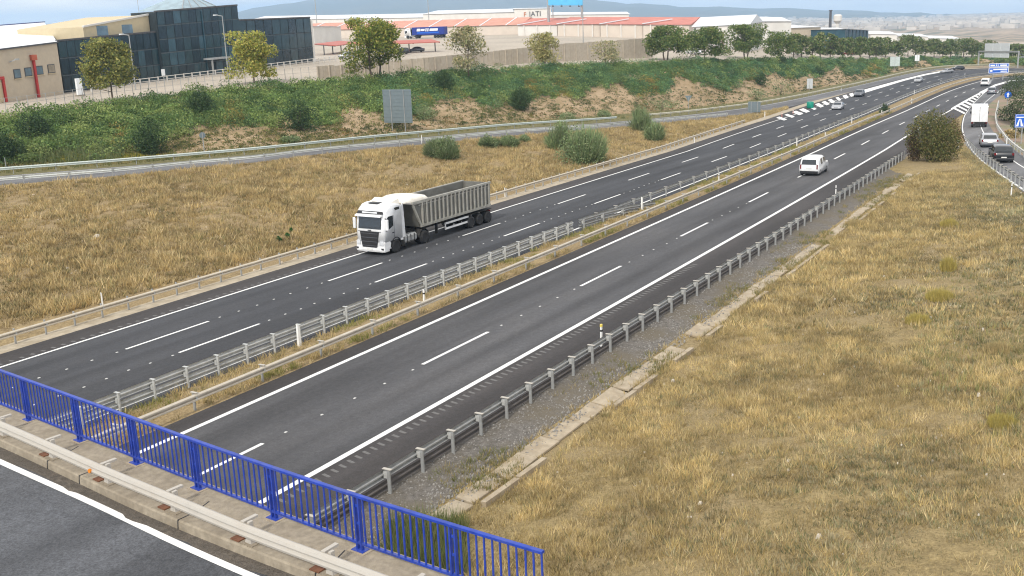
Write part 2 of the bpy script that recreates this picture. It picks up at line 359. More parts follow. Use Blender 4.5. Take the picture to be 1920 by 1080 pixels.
# ================================================================== TERRAIN LEFT OF THE MOTORWAY
PXC = np.concatenate([np.arange(-900, 0, 60), np.arange(0, 1960, 15), np.arange(1960, 2420, 60)]).astype(float)
def ip(pts, x):
    xs, ys = zip(*pts); xs = np.array(xs, float); ys = np.array(ys, float); x = np.asarray(x, float)
    r = np.interp(x, xs, ys); sl0 = (ys[1]-ys[0])/(xs[1]-xs[0]); sl1 = (ys[-1]-ys[-2])/(xs[-1]-xs[-2])
    return r+np.where(x < xs[0], (x-xs[0])*sl0, 0)+np.where(x > xs[-1], (x-xs[-1])*sl1, 0)
LN_ = [(0, 347.5), (220, 330), (370, 313.5), (480, 305), (572, 292), (687, 280.5), (802, 270), (960, 254), (1130, 242), (1232, 232), (1385, 217.5), (1440, 210), (1500, 195), (1560, 181), (1640, 161)]
LF_ = [(0, 330), (220, 313), (480, 290), (700, 266), (960, 242), (1130, 230.5), (1280, 217), (1400, 202), (1450, 194), (1500, 184), (1560, 171), (1615, 159), (1700, 138), (1760, 127.5), (1817, 123.5), (1917, 124), (1990, 127)]
TO_ = [(0, 313), (220, 298), (480, 277), (700, 253), (960, 229), (1130, 217), (1280, 204), (1400, 190), (1500, 172), (1600, 152), (1700, 130), (1760, 121), (1817, 118), (1917, 119.5), (1990, 122)]
CR_ = [(0, 222), (165, 198), (250, 190), (380, 173), (476, 163), (600, 153), (700, 146), (800, 142), (900, 132), (1000, 124), (1120, 119), (1280, 113.5), (1400, 112), (1500, 111), (1600, 112), (1700, 110), (1817, 109), (1917, 112), (1990, 115)]
CZ_ = [(0, 4.4), (476, 4.7), (700, 4.5), (1000, 3.9), (1280, 1.9), (1500, -2.6), (1600, -6.2), (1700, -9.6), (1817, -12.9), (1917, -12.2), (2100, -12)]
DZ_ = [(-900, 2.8), (0, 2.8), (600, 2.7), (1000, 1.8), (1250, .8), (1400, .12), (1455, -.012), (3000, -.012)]
def czf(px): return float(np.interp(px, *zip(*CZ_)))
def dzf(px): return float(np.interp(px, *zip(*DZ_)))
LNP = np.array([on(p, ip(LN_, p), dzf(p)) for p in PXC]); LFP = np.array([on(p, ip(LF_, p), dzf(p)) for p in PXC])
TOP_ = np.array([on(p, ip(TO_, p), dzf(p)+.15) for p in PXC]); CRP = np.array([atz(p, ip(CR_, p), czf(p)) for p in PXC])
def smooth(P, n=6):
    P = P.copy()
    for _ in range(n): P[1:-1] = P[1:-1]*.5+(P[:-2]+P[2:])*.25
    return P
LNP, LFP, TOP_, CRP = [smooth(a) for a in (LNP, LFP, TOP_, CRP)]
def col_on(line):
    """Where a world line crosses each image column used for lofting."""
    q = proj(line); ok = q[:, 2] > 1; q = q[ok]; l = line[ok]; o = np.argsort(q[:, 0]); return np.stack([np.interp(PXC, q[o, 0], l[o, k]) for k in range(3)], 1)
OEP = col_on(mline(51.9, -.012)); OE2 = OEP.copy()
k2 = np.searchsorted(PXC, 1480)
def lerp_rows(A, B, us, amp=0., sc=1., ease=None):
    rows = []
    for u in us:
        w = ease(u) if ease else u
        P = A*(1-u)+B*u; P[:, 2] = A[:, 2]*(1-w)+B[:, 2]*w
        if amp: P[:, 2] += amp*math.sin(math.pi*u)**.5*((nz(P[:, 0], P[:, 1], .8*sc)-.5)*2.4+RNG.normal(0, .3, len(P)))
        rows.append(P)
    return rows
US = np.linspace(0, 1, 15)
dryrows = lerp_rows(OEP[:k2], LNP[:k2], US, .16)
structure('dry_verge', MB().grid([r for r in dryrows]), MT['dry'], True)
k1 = np.searchsorted(PXC, 1425); k3 = np.searchsorted(PXC, 1690); gp = np.maximum(0, np.minimum(1, (PXC[k1:k3]-1425)/40))[:, None]
structure('gore_paving', MB().grid([OEP[k1:k3]-[0, 0, .02], (OEP[k1:k3]+LNP[k1:k3])/2-[0, 0, .02], LNP[k1:k3]-[0, 0, .02]]), MT['asph_sh'])
ramp_l = structure('left_slip_road', MB().grid(lerp_rows(LNP, LFP, [0, .5, 1])), MT['asph_ramp'])
ln2 = LNP*.95+LFP*.05; lf2 = LNP*.06+LFP*.94
for a, w in ((LNP*.10+LFP*.90, .02),):
    a = a.copy(); a[:, 2] += .006; dd = (LFP-LNP)*w; part('edge_line', MB().grid([a[3:], (a+dd)[3:]]), MT['paint'], ramp_l)
structure('slip_road_verge', MB().grid(lerp_rows(LFP, TOP_, [0, .5, 1], .03)), soil('weedy_verge', [(.12, .12, .05), (.22, .19, .10), (.16, .15, .07)], 1.5, .6), True)
slope_rows = lerp_rows(TOP_, CRP, np.linspace(0, 1, 18), .28, .8)
structure('green_bank', MB().grid(slope_rows), MT['bank'], True)
# plateau of the industrial estate
FARZ = [(-900, 6.2), (700, 6.6), (1000, 6.2), (1280, 4), (1500, -3), (1700, -12), (1900, -16), (2400, -17)]
FARD = [(-900, 620), (1280, 560), (1500, 560), (1900, 620), (2400, 620)]
def far_pt(px):
    z = float(np.interp(px, *zip(*FARZ))); d = float(np.interp(px, *zip(*FARD))); r = ray(px, 60); h = r*d; return np.array([h[0], h[1], z])
FPP = np.array([far_pt(p) for p in PXC])
structure('estate_yard', MB().grid(lerp_rows(CRP, FPP, np.linspace(0, 1, 24)**1.6)), MT['yard'], True)
def yard(px, py):
    """Point of the estate plateau seen at a picture position."""
    i = np.interp(px, PXC, np.arange(len(PXC))); a = int(min(i, len(PXC)-2)); f = i-a
    C = CRP[a]*(1-f)+CRP[a+1]*f; E_ = FPP[a]*(1-f)+FPP[a+1]*f
    lo, hi = -.15, 1.6
    for _ in range(50):
        m = (lo+hi)/2; q = proj(C+(E_-C)*m)[1]
        if q > py: lo = m
        else: hi = m
    return C+(E_-C)*hi
def yard_d(px, d):
    """Point of the plateau at a given distance along the view axis."""
    i = np.interp(px, PXC, np.arange(len(PXC))); a = int(min(i, len(PXC)-2)); f = i-a
    C = CRP[a]*(1-f)+CRP[a+1]*f; E_ = FPP[a]*(1-f)+FPP[a+1]*f
    dc, de = proj(C)[2], proj(E_)[2]; return C+(E_-C)*(d-dc)/(de-dc)
def slope_pt(px, py, lo=0., hi=1.):
    """Point of the green bank (or dry verge below it) seen at a picture position."""
    i = np.interp(px, PXC, np.arange(len(PXC))); a = int(min(i, len(PXC)-2)); f = i-a
    A = TOP_[a]*(1-f)+TOP_[a+1]*f; B = CRP[a]*(1-f)+CRP[a+1]*f
    lo, hi = -.2, 1.1
    for _ in range(40):
        m = (lo+hi)/2; q = proj(A+(B-A)*m)[1]
        if q > py: lo = m
        else: hi = m
    return A+(B-A)*hi
def slope_pts(px, py):
    """The same for arrays of picture positions."""
    px = np.asarray(px, float); py = np.asarray(py, float); i = np.interp(px, PXC, np.arange(len(PXC))); a = np.minimum(i.astype(int), len(PXC)-2); f = (i-a)[:, None]
    A = TOP_[a]*(1-f)+TOP_[a+1]*f; B = CRP[a]*(1-f)+CRP[a+1]*f; lo = np.full(len(px), -.2); hi = np.full(len(px), 1.1)
    for _ in range(26):
        m = (lo+hi)/2; q = proj(A+(B-A)*m[:, None])[:, 1] > py; lo = np.where(q, m, lo); hi = np.where(q, hi, m)
    return A+(B-A)*hi[:, None]
def verge_pt(px, py):
    i = np.interp(px, PXC[:k2], np.arange(k2)); a = int(min(i, k2-2)); f = i-a
    A = OEP[a]*(1-f)+OEP[a+1]*f; B = LNP[a]*(1-f)+LNP[a+1]*f; lo, hi = 0., 1.
    for _ in range(40):
        m = (lo+hi)/2; q = proj(A+(B-A)*m)[1]
        if q > py: lo = m
        else: hi = m
    return A+(B-A)*hi
# ================================================================== MEDIAN, RIGHT VERGE, DRAIN, BANK
mm = [mline(t, d) for t, d in ((32.68, -.012), (33.1, .05), (33.8, .10), (34.6, .12), (35.3, .06), (35.75, -.012))]
structure('median_verge', MB().grid(mm), MT['dry'], True)
XS = np.concatenate([np.arange(-14, 60, 1.), np.arange(60, 128, 2.)])
def tz(t, x, dz=0): y = t+KH*x*x/2; return np.column_stack([x, y, zr(x, y)+dz])
XR = XS
RE_ = [(-14, -23, 6.2), (12, -15, 5.6), (30, -9.5, 4.2), (50, -3.2, 2.3), (70, 2.6, .75), (90.4, 8.6, -.45), (107.3, 13.2, -1.25), (118, 16.2, -1.7), (130.2, 19.3, -2.15)]
REP = np.column_stack([XR]+[np.interp(XR, [p[0] for p in RE_], [p[k] for p in RE_]) for k in (1, 2)])
gv = [tz(20.7, XR, -.01), tz(20.2, XR, -.03), tz(19.4, XR, -.1), tz(19.0, XR, -.16), tz(18.4, XR, -.24)]
for r in gv[1:-1]: r[:, 2] += RNG.normal(0, .012, len(r))
structure('gravel_verge', MB().grid(gv), MT['gravel'], True)
DR0, DR1 = tz(18.4, XR, -.24), tz(17.2, XR, -.42)
bed = structure('drain_bed', MB().grid([DR0, (DR0+DR1)/2-np.array([0, 0, .07]), DR1]), MT['dry_r'])
# cast slabs of the drain, one by one
drain = thing('roadside_drain', 'pale concrete slab drain along the foot of the right bank', 'drain', (0, 0, 0))
x = 8.
while x < 108:
    L_ = RNG.uniform(1.7, 2.2); w = RNG.uniform(.62, .8) if x < 60 else .6
    if not (43 < x < 44.5 or 68 < x < 73) and (x < 60 or RNG.random() < .85):
        b = MB(); c = 17.85+RNG.normal(0, .05)
        q = []
        for xx, tt in ((x+.05, c-w/2), (x+L_-.05, c-w/2), (x+L_-.05, c+w/2), (x+.05, c+w/2)):
            p = tz(tt, np.array([xx]))[0]; p[2] += -.25+(-.06 if tt < c else .04)+RNG.normal(0, .03); q.append(p)
        b.hexa([p-np.array([0, 0, .1]) for p in q], q); part('slab', b, MT['conc_d'], drain, bevel=.02)
        b = MB(); lip = []
        if RNG.random() < .45:
            for xx, tt in ((x+.05, 17.05), (x+L_-.05, 17.0), (x+L_-.05, 17.22), (x+.05, 17.25)):
                p = tz(tt, np.array([xx]))[0]; p[2] += -.2; lip.append(p)
            b.hexa([p-np.array([0, 0, .25]) for p in lip], lip); part('lip', b, MT['conc_d'], drain)
    x += L_
def bank_pt(x, u):
    """Point on the right bank: x along the road, u from the drain (0) to the slip road edge (1)."""
    a = np.array([x, 17.2+KH*x*x/2, 0.]); a[2] = zr(a[0], a[1])-.40
    b = np.array([x]+[np.interp(x, [p[0] for p in RE_], [p[k] for p in RE_]) for k in (1, 2)])
    p = a*(1-u)+b*u; w = .72*u+.28*u**3; p[2] = a[2]*(1-w)+b[2]*w
    return p
brow = []
for u in np.linspace(0, 1, 26):
    A = DR1+np.array([0, 0, .02]); P = A*(1-u)+REP*u; w = .72*u+.28*u**3; P[:, 2] = A[:, 2]*(1-w)+REP[:, 2]*w
    if 0 < u < 1: P[:, 2] += RNG.normal(0, .03, len(P))+.22*(nz(P[:, 0], P[:, 1], 1.)-.5)
    brow.append(P)
structure('right_bank', MB().grid(brow), MT['dry_r'], True)
# right slip road: from the junction down to the merge
RRR = [(-14, -31, 6.2), (12, -23, 5.6), (30, -17, 4.2), (50, -9.5, 2.3), (70, -3.3, .75), (90, 2.6, -.45)]
for px, py in ((1926, 322), (1846, 252), (1836, 222), (1835, 205), (1850, 190), (1875, 170), (1900, 160), (1960, 149)): RRR.append(tuple(on(px, py)))
RLL = RE_[:-1]+[tuple(on(*p)) for p in ((1807, 262), (1801, 240), (1806, 217), (1822, 196), (1846, 172), (1870, 159), (1892, 152.6), (1950, 146))]
RL2 = resample(np.array(RLL), 120); RR2 = resample(np.array(RRR), 120); RL2 = smooth(RL2, 12); RR2 = smooth(RR2, 12)
sh = RR2+(RR2-RL2)*.42
ramp_r = structure('right_slip_road', MB().grid([RL2-[0, 0, .02], (RL2+RR2)/2-[0, 0, .02], RR2-[0, 0, .02], sh-[0, 0, .02]]), MT['asph_ramp'])
def wline(P, Q, w0, w1, dz=.006, i0=0, i1=None):
    A = P+(Q-P)*w0; B = P+(Q-P)*w1; A = A[i0:i1]; B = B[i0:i1]; A[:, 2] += dz; B[:, 2] += dz; return MB().grid([B, A])
part('edge_line', wline(RL2, RR2, .03, .075, -.012), MT['paint'], ramp_r); part('edge_line', wline(RL2, RR2, .93, .975, -.012), MT['paint'], ramp_r)
# right of the slip road: strip of reddish soil, then shrubs
sh2 = sh+(RR2-RL2)*1.2; sh2[:, 2] -= .25; sh3 = sh+(RR2-RL2)*14; sh3[:, 2] -= 2
structure('slip_road_outer_verge', MB().grid([sh-[0, 0, .03], sh2, sh3]), soil('reddish_soil', [(.25, .17, .13), (.33, .25, .2), (.2, .2, .12)], 1, .5), True)
# ground below the gore between slip road and motorway, beyond the bank
gx = np.concatenate([[106, 109], np.arange(112, 190, 4.)]); gA = tz(20.65, gx, -.03); gA[0, 2] -= .1; rlx = np.argsort(RL2[:, 0]); gB = np.column_stack([gx]+[np.interp(gx, RL2[rlx, 0], RL2[rlx, k]) for k in (1, 2)]); gB[:, 2] -= .05; gB[0, 2] -= .5
gB[:, 1] = np.minimum(gB[:, 1]+.05, gA[:, 1]-.05)
gC = (gA+gB)/2; gC[0, 2] -= .5
structure('gore_verge', MB().grid([gA, gC, gB]), MT['dry_r'])
# painted gores
def gore(tips, n, road, a0, a1, wfrac=.55):
    """Chevron bars across a tapering gore given by its two edges (picture traces)."""
    A = resample(np.array([on(*p) for p in tips[0]]), 60); B = resample(np.array([on(*p) for p in tips[1]]), 60)
    for k in range(n):
        i = int(k/n*58); j = min(59, int((k+wfrac)/n*58)); sk = int(2.4/n*8)
        i2, j2 = min(59, i+sk), min(59, j+sk)
        q = [A[i2], A[j2], B[j], B[i]]; q = [p+np.array([0, 0, .012]) for p in q]
        part('gore_bar', MB().quad(*q), MT['paint'], road)
gore(([(1452, 222), (1500, 205), (1560, 185), (1606, 172)], [(1470, 226), (1520, 208.5), (1570, 190), (1610, 177)]), 11, lc, 0, 1, .5)
gore(([(1783, 204), (1800, 194), (1820, 183), (1838, 173.5)], [(1808, 214), (1816, 203), (1830, 188), (1841, 175)]), 8, rc, 0, 1, .5)
part('edge_line', MB().grid([[on(*p)+[0, 0, .01] for p in ((1783, 203.4), (1800, 193.4), (1820, 182.4), (1838, 173))], [on(*p)+[0, 0, .01] for p in ((1784, 205), (1801, 195), (1821, 184), (1840, 174.5))]]), MT['paint'], rc)
part('edge_line', MB().grid([[on(*p)+[0, 0, .012] for p in ((1606, 172), (1693, 148.6), (1733, 138.8), (1778, 131))], [on(*p)+[0, 0, .012] for p in ((1609, 178), (1697, 151), (1736, 141), (1780, 132.4))]]), MT['paint'], lc)
part('edge_line', MB().grid([[on(*p)+[0, 0, .012] for p in ((1836, 173), (1865, 158.6), (1893, 151), (1920, 147.2))], [on(*p)+[0, 0, .012] for p in ((1842, 176), (1868, 161), (1895, 153), (1922, 149))]]), MT['paint'], rc)
# ================================================================== FAR LAND
gr_rows = []; RADII = [120, 250, 400, 520, 640, 800, 1000, 1300, 1700, 2300, 3000, 4000, 5500, 7500, 9500]
AZ = np.radians(np.arange(-75, 76, 2.5))
def land_z(r, az):
    """az: angle left of the camera heading."""
    right = np.clip((-az+.05)/.4, 0, 1)        # the land falls away to the right, towards the river plain
    near = np.interp(r, [0, 400, 700, 1200, 2000, 12000], [-14, -16, -22, -34, -42, -48])
    low = np.interp(r, [0, 400, 700, 1200, 2000, 4000, 8000, 12000], [-16, -19, -30, -48, -62, -90, -150, -215])
    return near*(1-right)+low*right
gr_rows = [[(r*math.cos(YAW+a), r*math.sin(YAW+a), float(land_z(r, a))+(0 if r < 900 else 3*math.sin(r*.004+a*31))) for a in AZ] for r in RADII]
def plain_mat():
    m, n, b = new_mat('plain_fields'); v = coord(n, (.0016, .0055, 1)); w = coord(n, (.012, .03, 1))
    f = noise(n, v, 1., 6, .65); r = ramp(n, [(.30, (.10, .13, .09)), (.44, (.22, .19, .13)), (.55, (.42, .32, .23)), (.68, (.30, .25, .18)), (.8, (.14, .15, .10))]); n.links.new(f, r.inputs[0])
    g = noise(n, w, 1., 5, .7); rg = ramp(n, [(.3, (.75,)*3), (.7, (1.2,)*3)]); n.links.new(g, rg.inputs[0])
    n.links.new(mixc(n, 1., r.outputs[0], rg.outputs[0], 'MULTIPLY'), b.inputs['Base Color']); b.inputs['Roughness'].default_value = 1; b.inputs['Specular IOR Level'].default_value = 0; return m
structure('ground', MB().grid(gr_rows), plain_mat(), True)
RIDGE = [(-500, 60), (300, 40), (455, 21), (510, 9), (560, 3), (620, -2), (700, -16), (800, -22), (900, -20), (1000, -12), (1080, -3), (1180, 6), (1280, 12), (1380, 14), (1500, 16.5), (1650, 22), (1780, 27), (1920, 35), (2100, 44)]
hp = np.arange(-300, 2101, 25.)
def hrow(d, f):
    rows = []
    for p in hp:
        y = float(ip(RIDGE, p))+1.2*math.sin(p*.05)+.8*math.sin(p*.13); top = atd(p, y, d); g = land_z(np.hypot(top[0], top[1])*.97, math.atan2(top[1], top[0])-YAW)-10
        rows.append((top[0], top[1], g+(top[2]-g)*f))
    return rows
hill_rows = [hrow(5600, 0), hrow(6100, .3), hrow(6700, .55), hrow(7300, .8), hrow(8000, 1.), hrow(8800, .5)]
for r in hill_rows[1:4]:
    for k in range(len(r)): r[k] = (r[k][0], r[k][1], r[k][2]+RNG.normal(0, 7))
structure('hills', MB().grid(hill_rows), soil('hill_scrub', [(.075, .085, .06), (.12, .115, .075), (.06, .075, .05)], .01, 0), True)
# ================================================================== ROAD BRIDGE
BZ = 5.4
bp = np.array([atz(*p, BZ) for p in ((-330, 632), (-200, 686), (-90, 729), (54, 787), (150, 826), (256, 868), (372, 916), (515, 972), (676, 1032), (854, 1094), (1022, 1150))])
kb = np.array([atz(*p, BZ-.2) for p in ((-230, 736), (-110, 788), (0, 837), (117, 891), (275, 968), (480, 1052), (700, 1134), (900, 1205))])
el = np.array([atz(*p, BZ-.2) for p in ((-200, 777), (-100, 820), (0, 866), (80, 902), (175, 943), (325, 1017), (462, 1077), (700, 1176), (900, 1255))])
def ext(P, n, back, fwd):
    P = resample(P, n); a = P[0]+(P[0]-P[6])/np.linalg.norm(P[0]-P[6])*back; b = P[-1]+(P[-1]-P[-7])/np.linalg.norm(P[-1]-P[-7])*fwd
    return smooth(np.vstack([[a], P, [b]]), 8)
bridge = thing('road_bridge', 'concrete bridge over the motorway with worn asphalt and a raised kerb walk', 'bridge', (0, 0, 0))
K = ext(kb, 40, 25, 14); RB = ext(bp, 42, 22, 18)
def atY(P, ys): o = np.argsort(P[:, 1]); return np.column_stack([np.interp(ys, P[o, 1], P[o, 0]), ys])
YS = np.arange(-8, 58, .5); kx = atY(K, YS)[:, 0]; rx = atY(RB, YS)[:, 0]+.28
def br(x, z): return np.column_stack([x, YS, np.full(len(YS), z)])
part('kerb_walk', MB().grid([br(rx, BZ-1.1), br(rx, BZ), br((rx+kx)/2, BZ+.003), br(kx+.03, BZ), br(kx, BZ-.03), br(kx-.02, BZ-.22)]), MT['conc'], bridge)
part('deck_asphalt', MB().grid([br(kx-.0, BZ-.205), br(kx-1, BZ-.2), br(kx-4, BZ-.18), br(kx-9, BZ-.2)]), MT['asph_b'], bridge)
part('debris_strip', MB().grid([br(kx-.005, BZ-.19), br(kx-.2-.05*np.sin(YS*3), BZ-.188), br(kx-.34-.07*np.sin(YS*2.3)-.05*np.sin(YS*5.1), BZ-.198)]), soil('kerb_grit', [(.10, .09, .08), (.19, .165, .14), (.13, .115, .1)], 5, .9), bridge)
ex = atY(ext(el, 40, 20, 14), YS)[:, 0]
part('edge_line', MB().grid([br(ex-.085, BZ-.193), br(ex+.085, BZ-.193)]), MT['paint'], bridge)
part('deck_beam', MB().grid([br(rx-.3, BZ-.9), br(rx-.3, BZ-1.5), br(rx-3, BZ-1.5)]), MT['conc'], bridge)
part('abutment', MB().box((8, 5, 2), (11, 1.2, 6)), MT['conc'], bridge)
for y0 in (19.8, 21.2, 16.1, 12.2):   # joints across the walk
    xx = np.interp(y0, YS, kx); part('joint', MB().add([(xx-.024, y0, BZ-.2), (xx-.024, y0+.03, BZ-.2), (xx+.004, y0+.03, BZ+.005), (xx+.004, y0, BZ+.005), (xx+.4, y0-.05, BZ+.006), (xx+.4, y0-.02, BZ+.006), (xx+.9, y0+.06, BZ+.006), (xx+.9, y0+.09, BZ+.006)], [(0, 1, 2, 3), (3, 2, 5, 4), (4, 5, 7, 6)]), MT['black'], bridge)
# blue railing
railing = thing('bridge_railing', 'bright blue steel railing with thin vertical balusters along the bridge', 'railing', (0, 0, 0))
RP = resample(smooth(resample(bp, 60), 6), 240); rd = np.concatenate([[0], np.cumsum(np.linalg.norm(np.diff(RP, axis=0), axis=1))])
def rpt(s): return np.array([np.interp(s, rd, RP[:, k]) for k in range(3)])
def rang(s): a, b = rpt(max(s-.3, 0)), rpt(min(s+.3, rd[-1])); return math.atan2(b[1]-a[1], b[0]-a[0])
RH = 1.14
b = MB(); Q = np.vstack([RP[:-2:3], RP[-1:]]); n_ = np.gradient(Q[:, :2], axis=0); n_ /= np.linalg.norm(n_, axis=1)[:, None]; nn = np.column_stack([-n_[:, 1], n_[:, 0], 0*n_[:, 0]])
def sweep(Q, prof):
    """prof: list of (n, z) making a closed section."""
    d = np.gradient(Q[:, :2], axis=0); d /= np.linalg.norm(d, axis=1)[:, None]; nv = np.column_stack([-d[:, 1], d[:, 0], 0*d[:, 0]])
    return MB().loft([[Q[i]+nv[i]*p[0]+np.array([0, 0, p[1]]) for p in prof] for i in range(len(Q))])
part('top_rail', sweep(Q, [(-.045, RH-.05), (.045, RH-.05), (.045, RH-.005), (.03, RH), (-.03, RH), (-.045, RH-.005)]), MT['blue'], railing)
part('bottom_rail', sweep(Q, [(-.03, .13), (.03, .13), (.03, .175), (-.03, .175)]), MT['blue'], railing)
balm = MB().box((0, 0, (.17+RH-.05)/2), (.028, .028, RH-.22)).mesh('baluster')
pm = MB(); 
for k in (-.055, .055): pm.box((k, 0, (RH-.04)/2), (.035, .07, RH-.04))
pm.box((0, 0, .55), (.09, .02, .05)); pm.box((0, 0, .9), (.09, .02, .05)); pm = pm.mesh('post')
plm = MB().box((0, 0, .012), (.30, .20, .024)).mesh('base_plate'); padm = MB().box((0, 0, .006), (.42, .3, .012)).mesh('mortar_pad')
posts_px = [-280, -205, -120, -36, 54, 150, 256, 372, 515, 676, 854]
ps = []; prx = proj(RP)[:, 0]
for p in posts_px: ps.append(float(np.interp(p, prx, rd)))
ends = [0]+ps+[rd[-1]-.02]
for s in ps:
    o = link('post', pm, MT['blue'], railing, rpt(s), (0, 0, rang(s))); q = link('base_plate', plm, MT['blue'], o); link('mortar_pad', padm, MT['conc_d'], o)
for a, c in zip(ends[:-1], ends[1:]):
    n = max(2, int(round((c-a)/.165)))
    for k in range(1, n+(c == ends[-1])): s = a+(c-a)*k/n; link('baluster', balm, MT['blue'], railing, rpt(s), (RNG.normal(0, .005), RNG.normal(0, .005), rang(s)+RNG.normal(0, .12)))
# steel barrier on the kerb walk
barr = thing('bridge_barrier', 'weathered steel beam barrier on short stands along the bridge kerb', 'crash barrier', (0, 0, 0))
sp = np.array([atz(*p, BZ) for p in ((-330, 660), (-170, 734), (-80, 775), (10, 816), (103, 857), (207, 905), (332, 957), (473, 1018), (625, 1075), (800, 1140))])
SPL = resample(smooth(resample(sp, 60), 6), 160); bd = np.concatenate([[0], np.cumsum(np.linalg.norm(np.diff(SPL, axis=0), axis=1))])
part('beam', sweep(SPL[::2], [(-0.200, 0.350), (-0.170, 0.405), (-0.100, 0.420), (-0.060, 0.405), (-0.060, 0.390), (-0.100, 0.400), (-0.140, 0.380), (-0.140, 0.340), (-0.095, 0.315), (-0.095, 0.290), (-0.140, 0.260), (-0.140, 0.210), (-0.090, 0.175), (-0.110, 0.168), (-0.190, 0.195), (-0.200, 0.240), (-0.155, 0.285), (-0.155, 0.315)]), MT['rail_b'], barr)
stm = MB().hexa([(-.09, -.1, .02), (.09, -.1, .02), (.09, .12, .02), (-.09, .12, .02)], [(-.03, -.05, .3), (.03, -.05, .3), (.03, .03, .3), (-.03, .03, .3)]); stm.box((0, 0, .3), (.06, .1, .28)); stm = stm.mesh('stand')
bpm = MB().box((0, 0, .012), (.34, .30, .024)).mesh('base_plate'); rpm = MB().box((.0, -.02, .014), (.24, .22, .028)).mesh('rusty_plate'); tbm = MB().box((0, .12, .41), (.09, .36, .05)).mesh('spacer')
prx2 = proj(SPL)[:, 0]
for p in (-250, -170, -80, 10, 103, 207, 332, 473, 625, 790):
    s = float(np.interp(p, prx2, bd)); P = np.array([np.interp(s, bd, SPL[:, k]) for k in range(3)]); P2 = np.array([np.interp(s+.3, bd, SPL[:, k]) for k in range(3)]); a = math.atan2(P2[1]-P[1], P2[0]-P[0])
    o = link('stand', stm, MT['rail_b'], barr, P, (0, 0, a)); link('base_plate', bpm, MT['conc'], o); link('rusty_plate', rpm, MT['rust'], o, (-.34, -.02, 0)); link('spacer', tbm, MT['rail_b'], o, (-.14, -.02, 0))
s = float(np.interp(186, prx2, bd)); P = np.array([np.interp(s, bd, SPL[:, k]) for k in range(3)])
refl = tag(link('reflector', MB().lathe([(-.02, .01), (-.02, .045), (.02, .05), (.02, .01)], (0, 0, 0), 'x', 12).mesh('reflector'), M('amber_reflector', (.7, .22, .02), .25)), 'small round amber reflector fixed to the bridge barrier beam', 'reflector'); refl.location = P+np.array([-.21, 0, .24])

# ================================================================== GUARDRAILS
WP = [(0, 0), (.095, .045), (.095, .10), (.0, .135), (0, .175), (.095, .21), (.095, .265), (.02, .325)]
def wrail(P, side, off, z0):
    d = np.gradient(P[:, :2], axis=0); d /= np.linalg.norm(d, axis=1)[:, None]; nv = np.column_stack([-d[:, 1], d[:, 0], 0*d[:, 0]])*side
    return MB().grid([P+nv*(off+p[0])+np.array([0, 0, z0+p[1]]) for p in WP])
def pathseg(P, s0, s1, step=1.5):
    d = alen(P); s1 = min(s1, d[-1]); S = np.arange(s0, s1, step); return np.column_stack([np.interp(S, d, P[:, k]) for k in range(3)])
cpost = MB(); cpost.box((0, 0, .40), (.06, .11, .86)); cpost = cpost.mesh('post'); cblk = MB().box((0, .12, .62), (.10, .16, .22)).mesh('block'); ccap = MB().box((0, .05, .825), (.12, .34, .02)).mesh('cap')
cpost2 = MB().box((0, 0, .48), (.06, .10, 1.02)).mesh('post'); ccap2 = MB().box((0, .05, .985), (.12, .28, .02)).mesh('cap')
def guardrail(name, label, P, side, post_sp, rmat, pmat, zs=(.44,), off=.2, far=1e9, cap=True, tall=False, pscale=1., group=None):
    g = thing(name, label, 'guardrail', tuple(P[0]), group=group); P0 = P[0].copy(); L_ = P-P0
    for z in zs: part('rail', wrail(L_, side, off, z), rmat, g)
    d = alen(P); s = .4
    while s < min(d[-1], far):
        p = np.array([np.interp(s, d, L_[:, k]) for k in range(3)]); q = np.array([np.interp(s+.4, d, L_[:, k]) for k in range(3)]); a = math.atan2(q[1]-p[1], q[0]-p[0])+(0 if side > 0 else math.pi)
        o = link('post', cpost2 if tall else cpost, pmat, g, p, (0, 0, a)); o.scale = (1, 1, pscale)
        if s < 75: link('block', cblk, pmat, o)
        if cap and s < 110: link('cap', ccap2 if tall else ccap, MT['rail_b'] if pmat is MT['galv'] else pmat, o)
        s += post_sp*(1 if s < 150 else 2)
    return g
G1 = mline(35.7); sx = lambda P, x: s_of_x(P, x)
guardrail('median_guardrail', 'grey double beam guardrail in the median, seen from behind, nearest the bridge', pathseg(G1, sx(G1, 6), sx(G1, 70)), 1, 1.86, MT['galv_b'], MT['galv_b'], (.63, .22), .16, tall=True)
fl = np.array([[70, 35.7, 0], [74, 35.45, -.08], [78, 34.95, -.2], [82, 34.35, -.5]]); fl[:, 1] += KH*fl[:, 0]**2/2; fl = resample(fl, 10); fl[:, 2] += zr(fl[:, 0], fl[:, 1])
guardrail('guardrail_terminal', 'flared sinking end of the double beam guardrail in the median', fl, 1, 3.1, MT['galv'], MT['galv'], (.63, .22), .16, cap=False)
G2 = mline(36.0); guardrail('median_guardrail', 'single grey beam guardrail in the median beyond the flared end', pathseg(G2, sx(G2, 73), 1e9, 3), 1, 3.72, MT['galv'], MT['galv'], (.46,), .1, far=260)
G3 = mline(32.95); guardrail('median_guardrail', 'cream weathered guardrail along the right carriageway edge of the median', pathseg(G3, sx(G3, 4), 1e9, 3), -1, 4.0, MT['galv_pale'], MT['galv_pale'], (.45,), .12, far=240, cap=True)
G4 = mline(20.13); g4 = guardrail('roadside_guardrail', 'grey guardrail on close posts along the right hard shoulder above the gravel', pathseg(G4, sx(G4, 4), sx(G4, 119)), 1, 1.86, MT['galv'], MT['galv'], (.47,), .16)
g4p = pathseg(G4, sx(G4, 4), sx(G4, 119)); part('lower_screen', wrail(g4p-g4p[0], 1, .12, .08), M('lower_screen_dark', (.11, .10, .095), .7), g4)
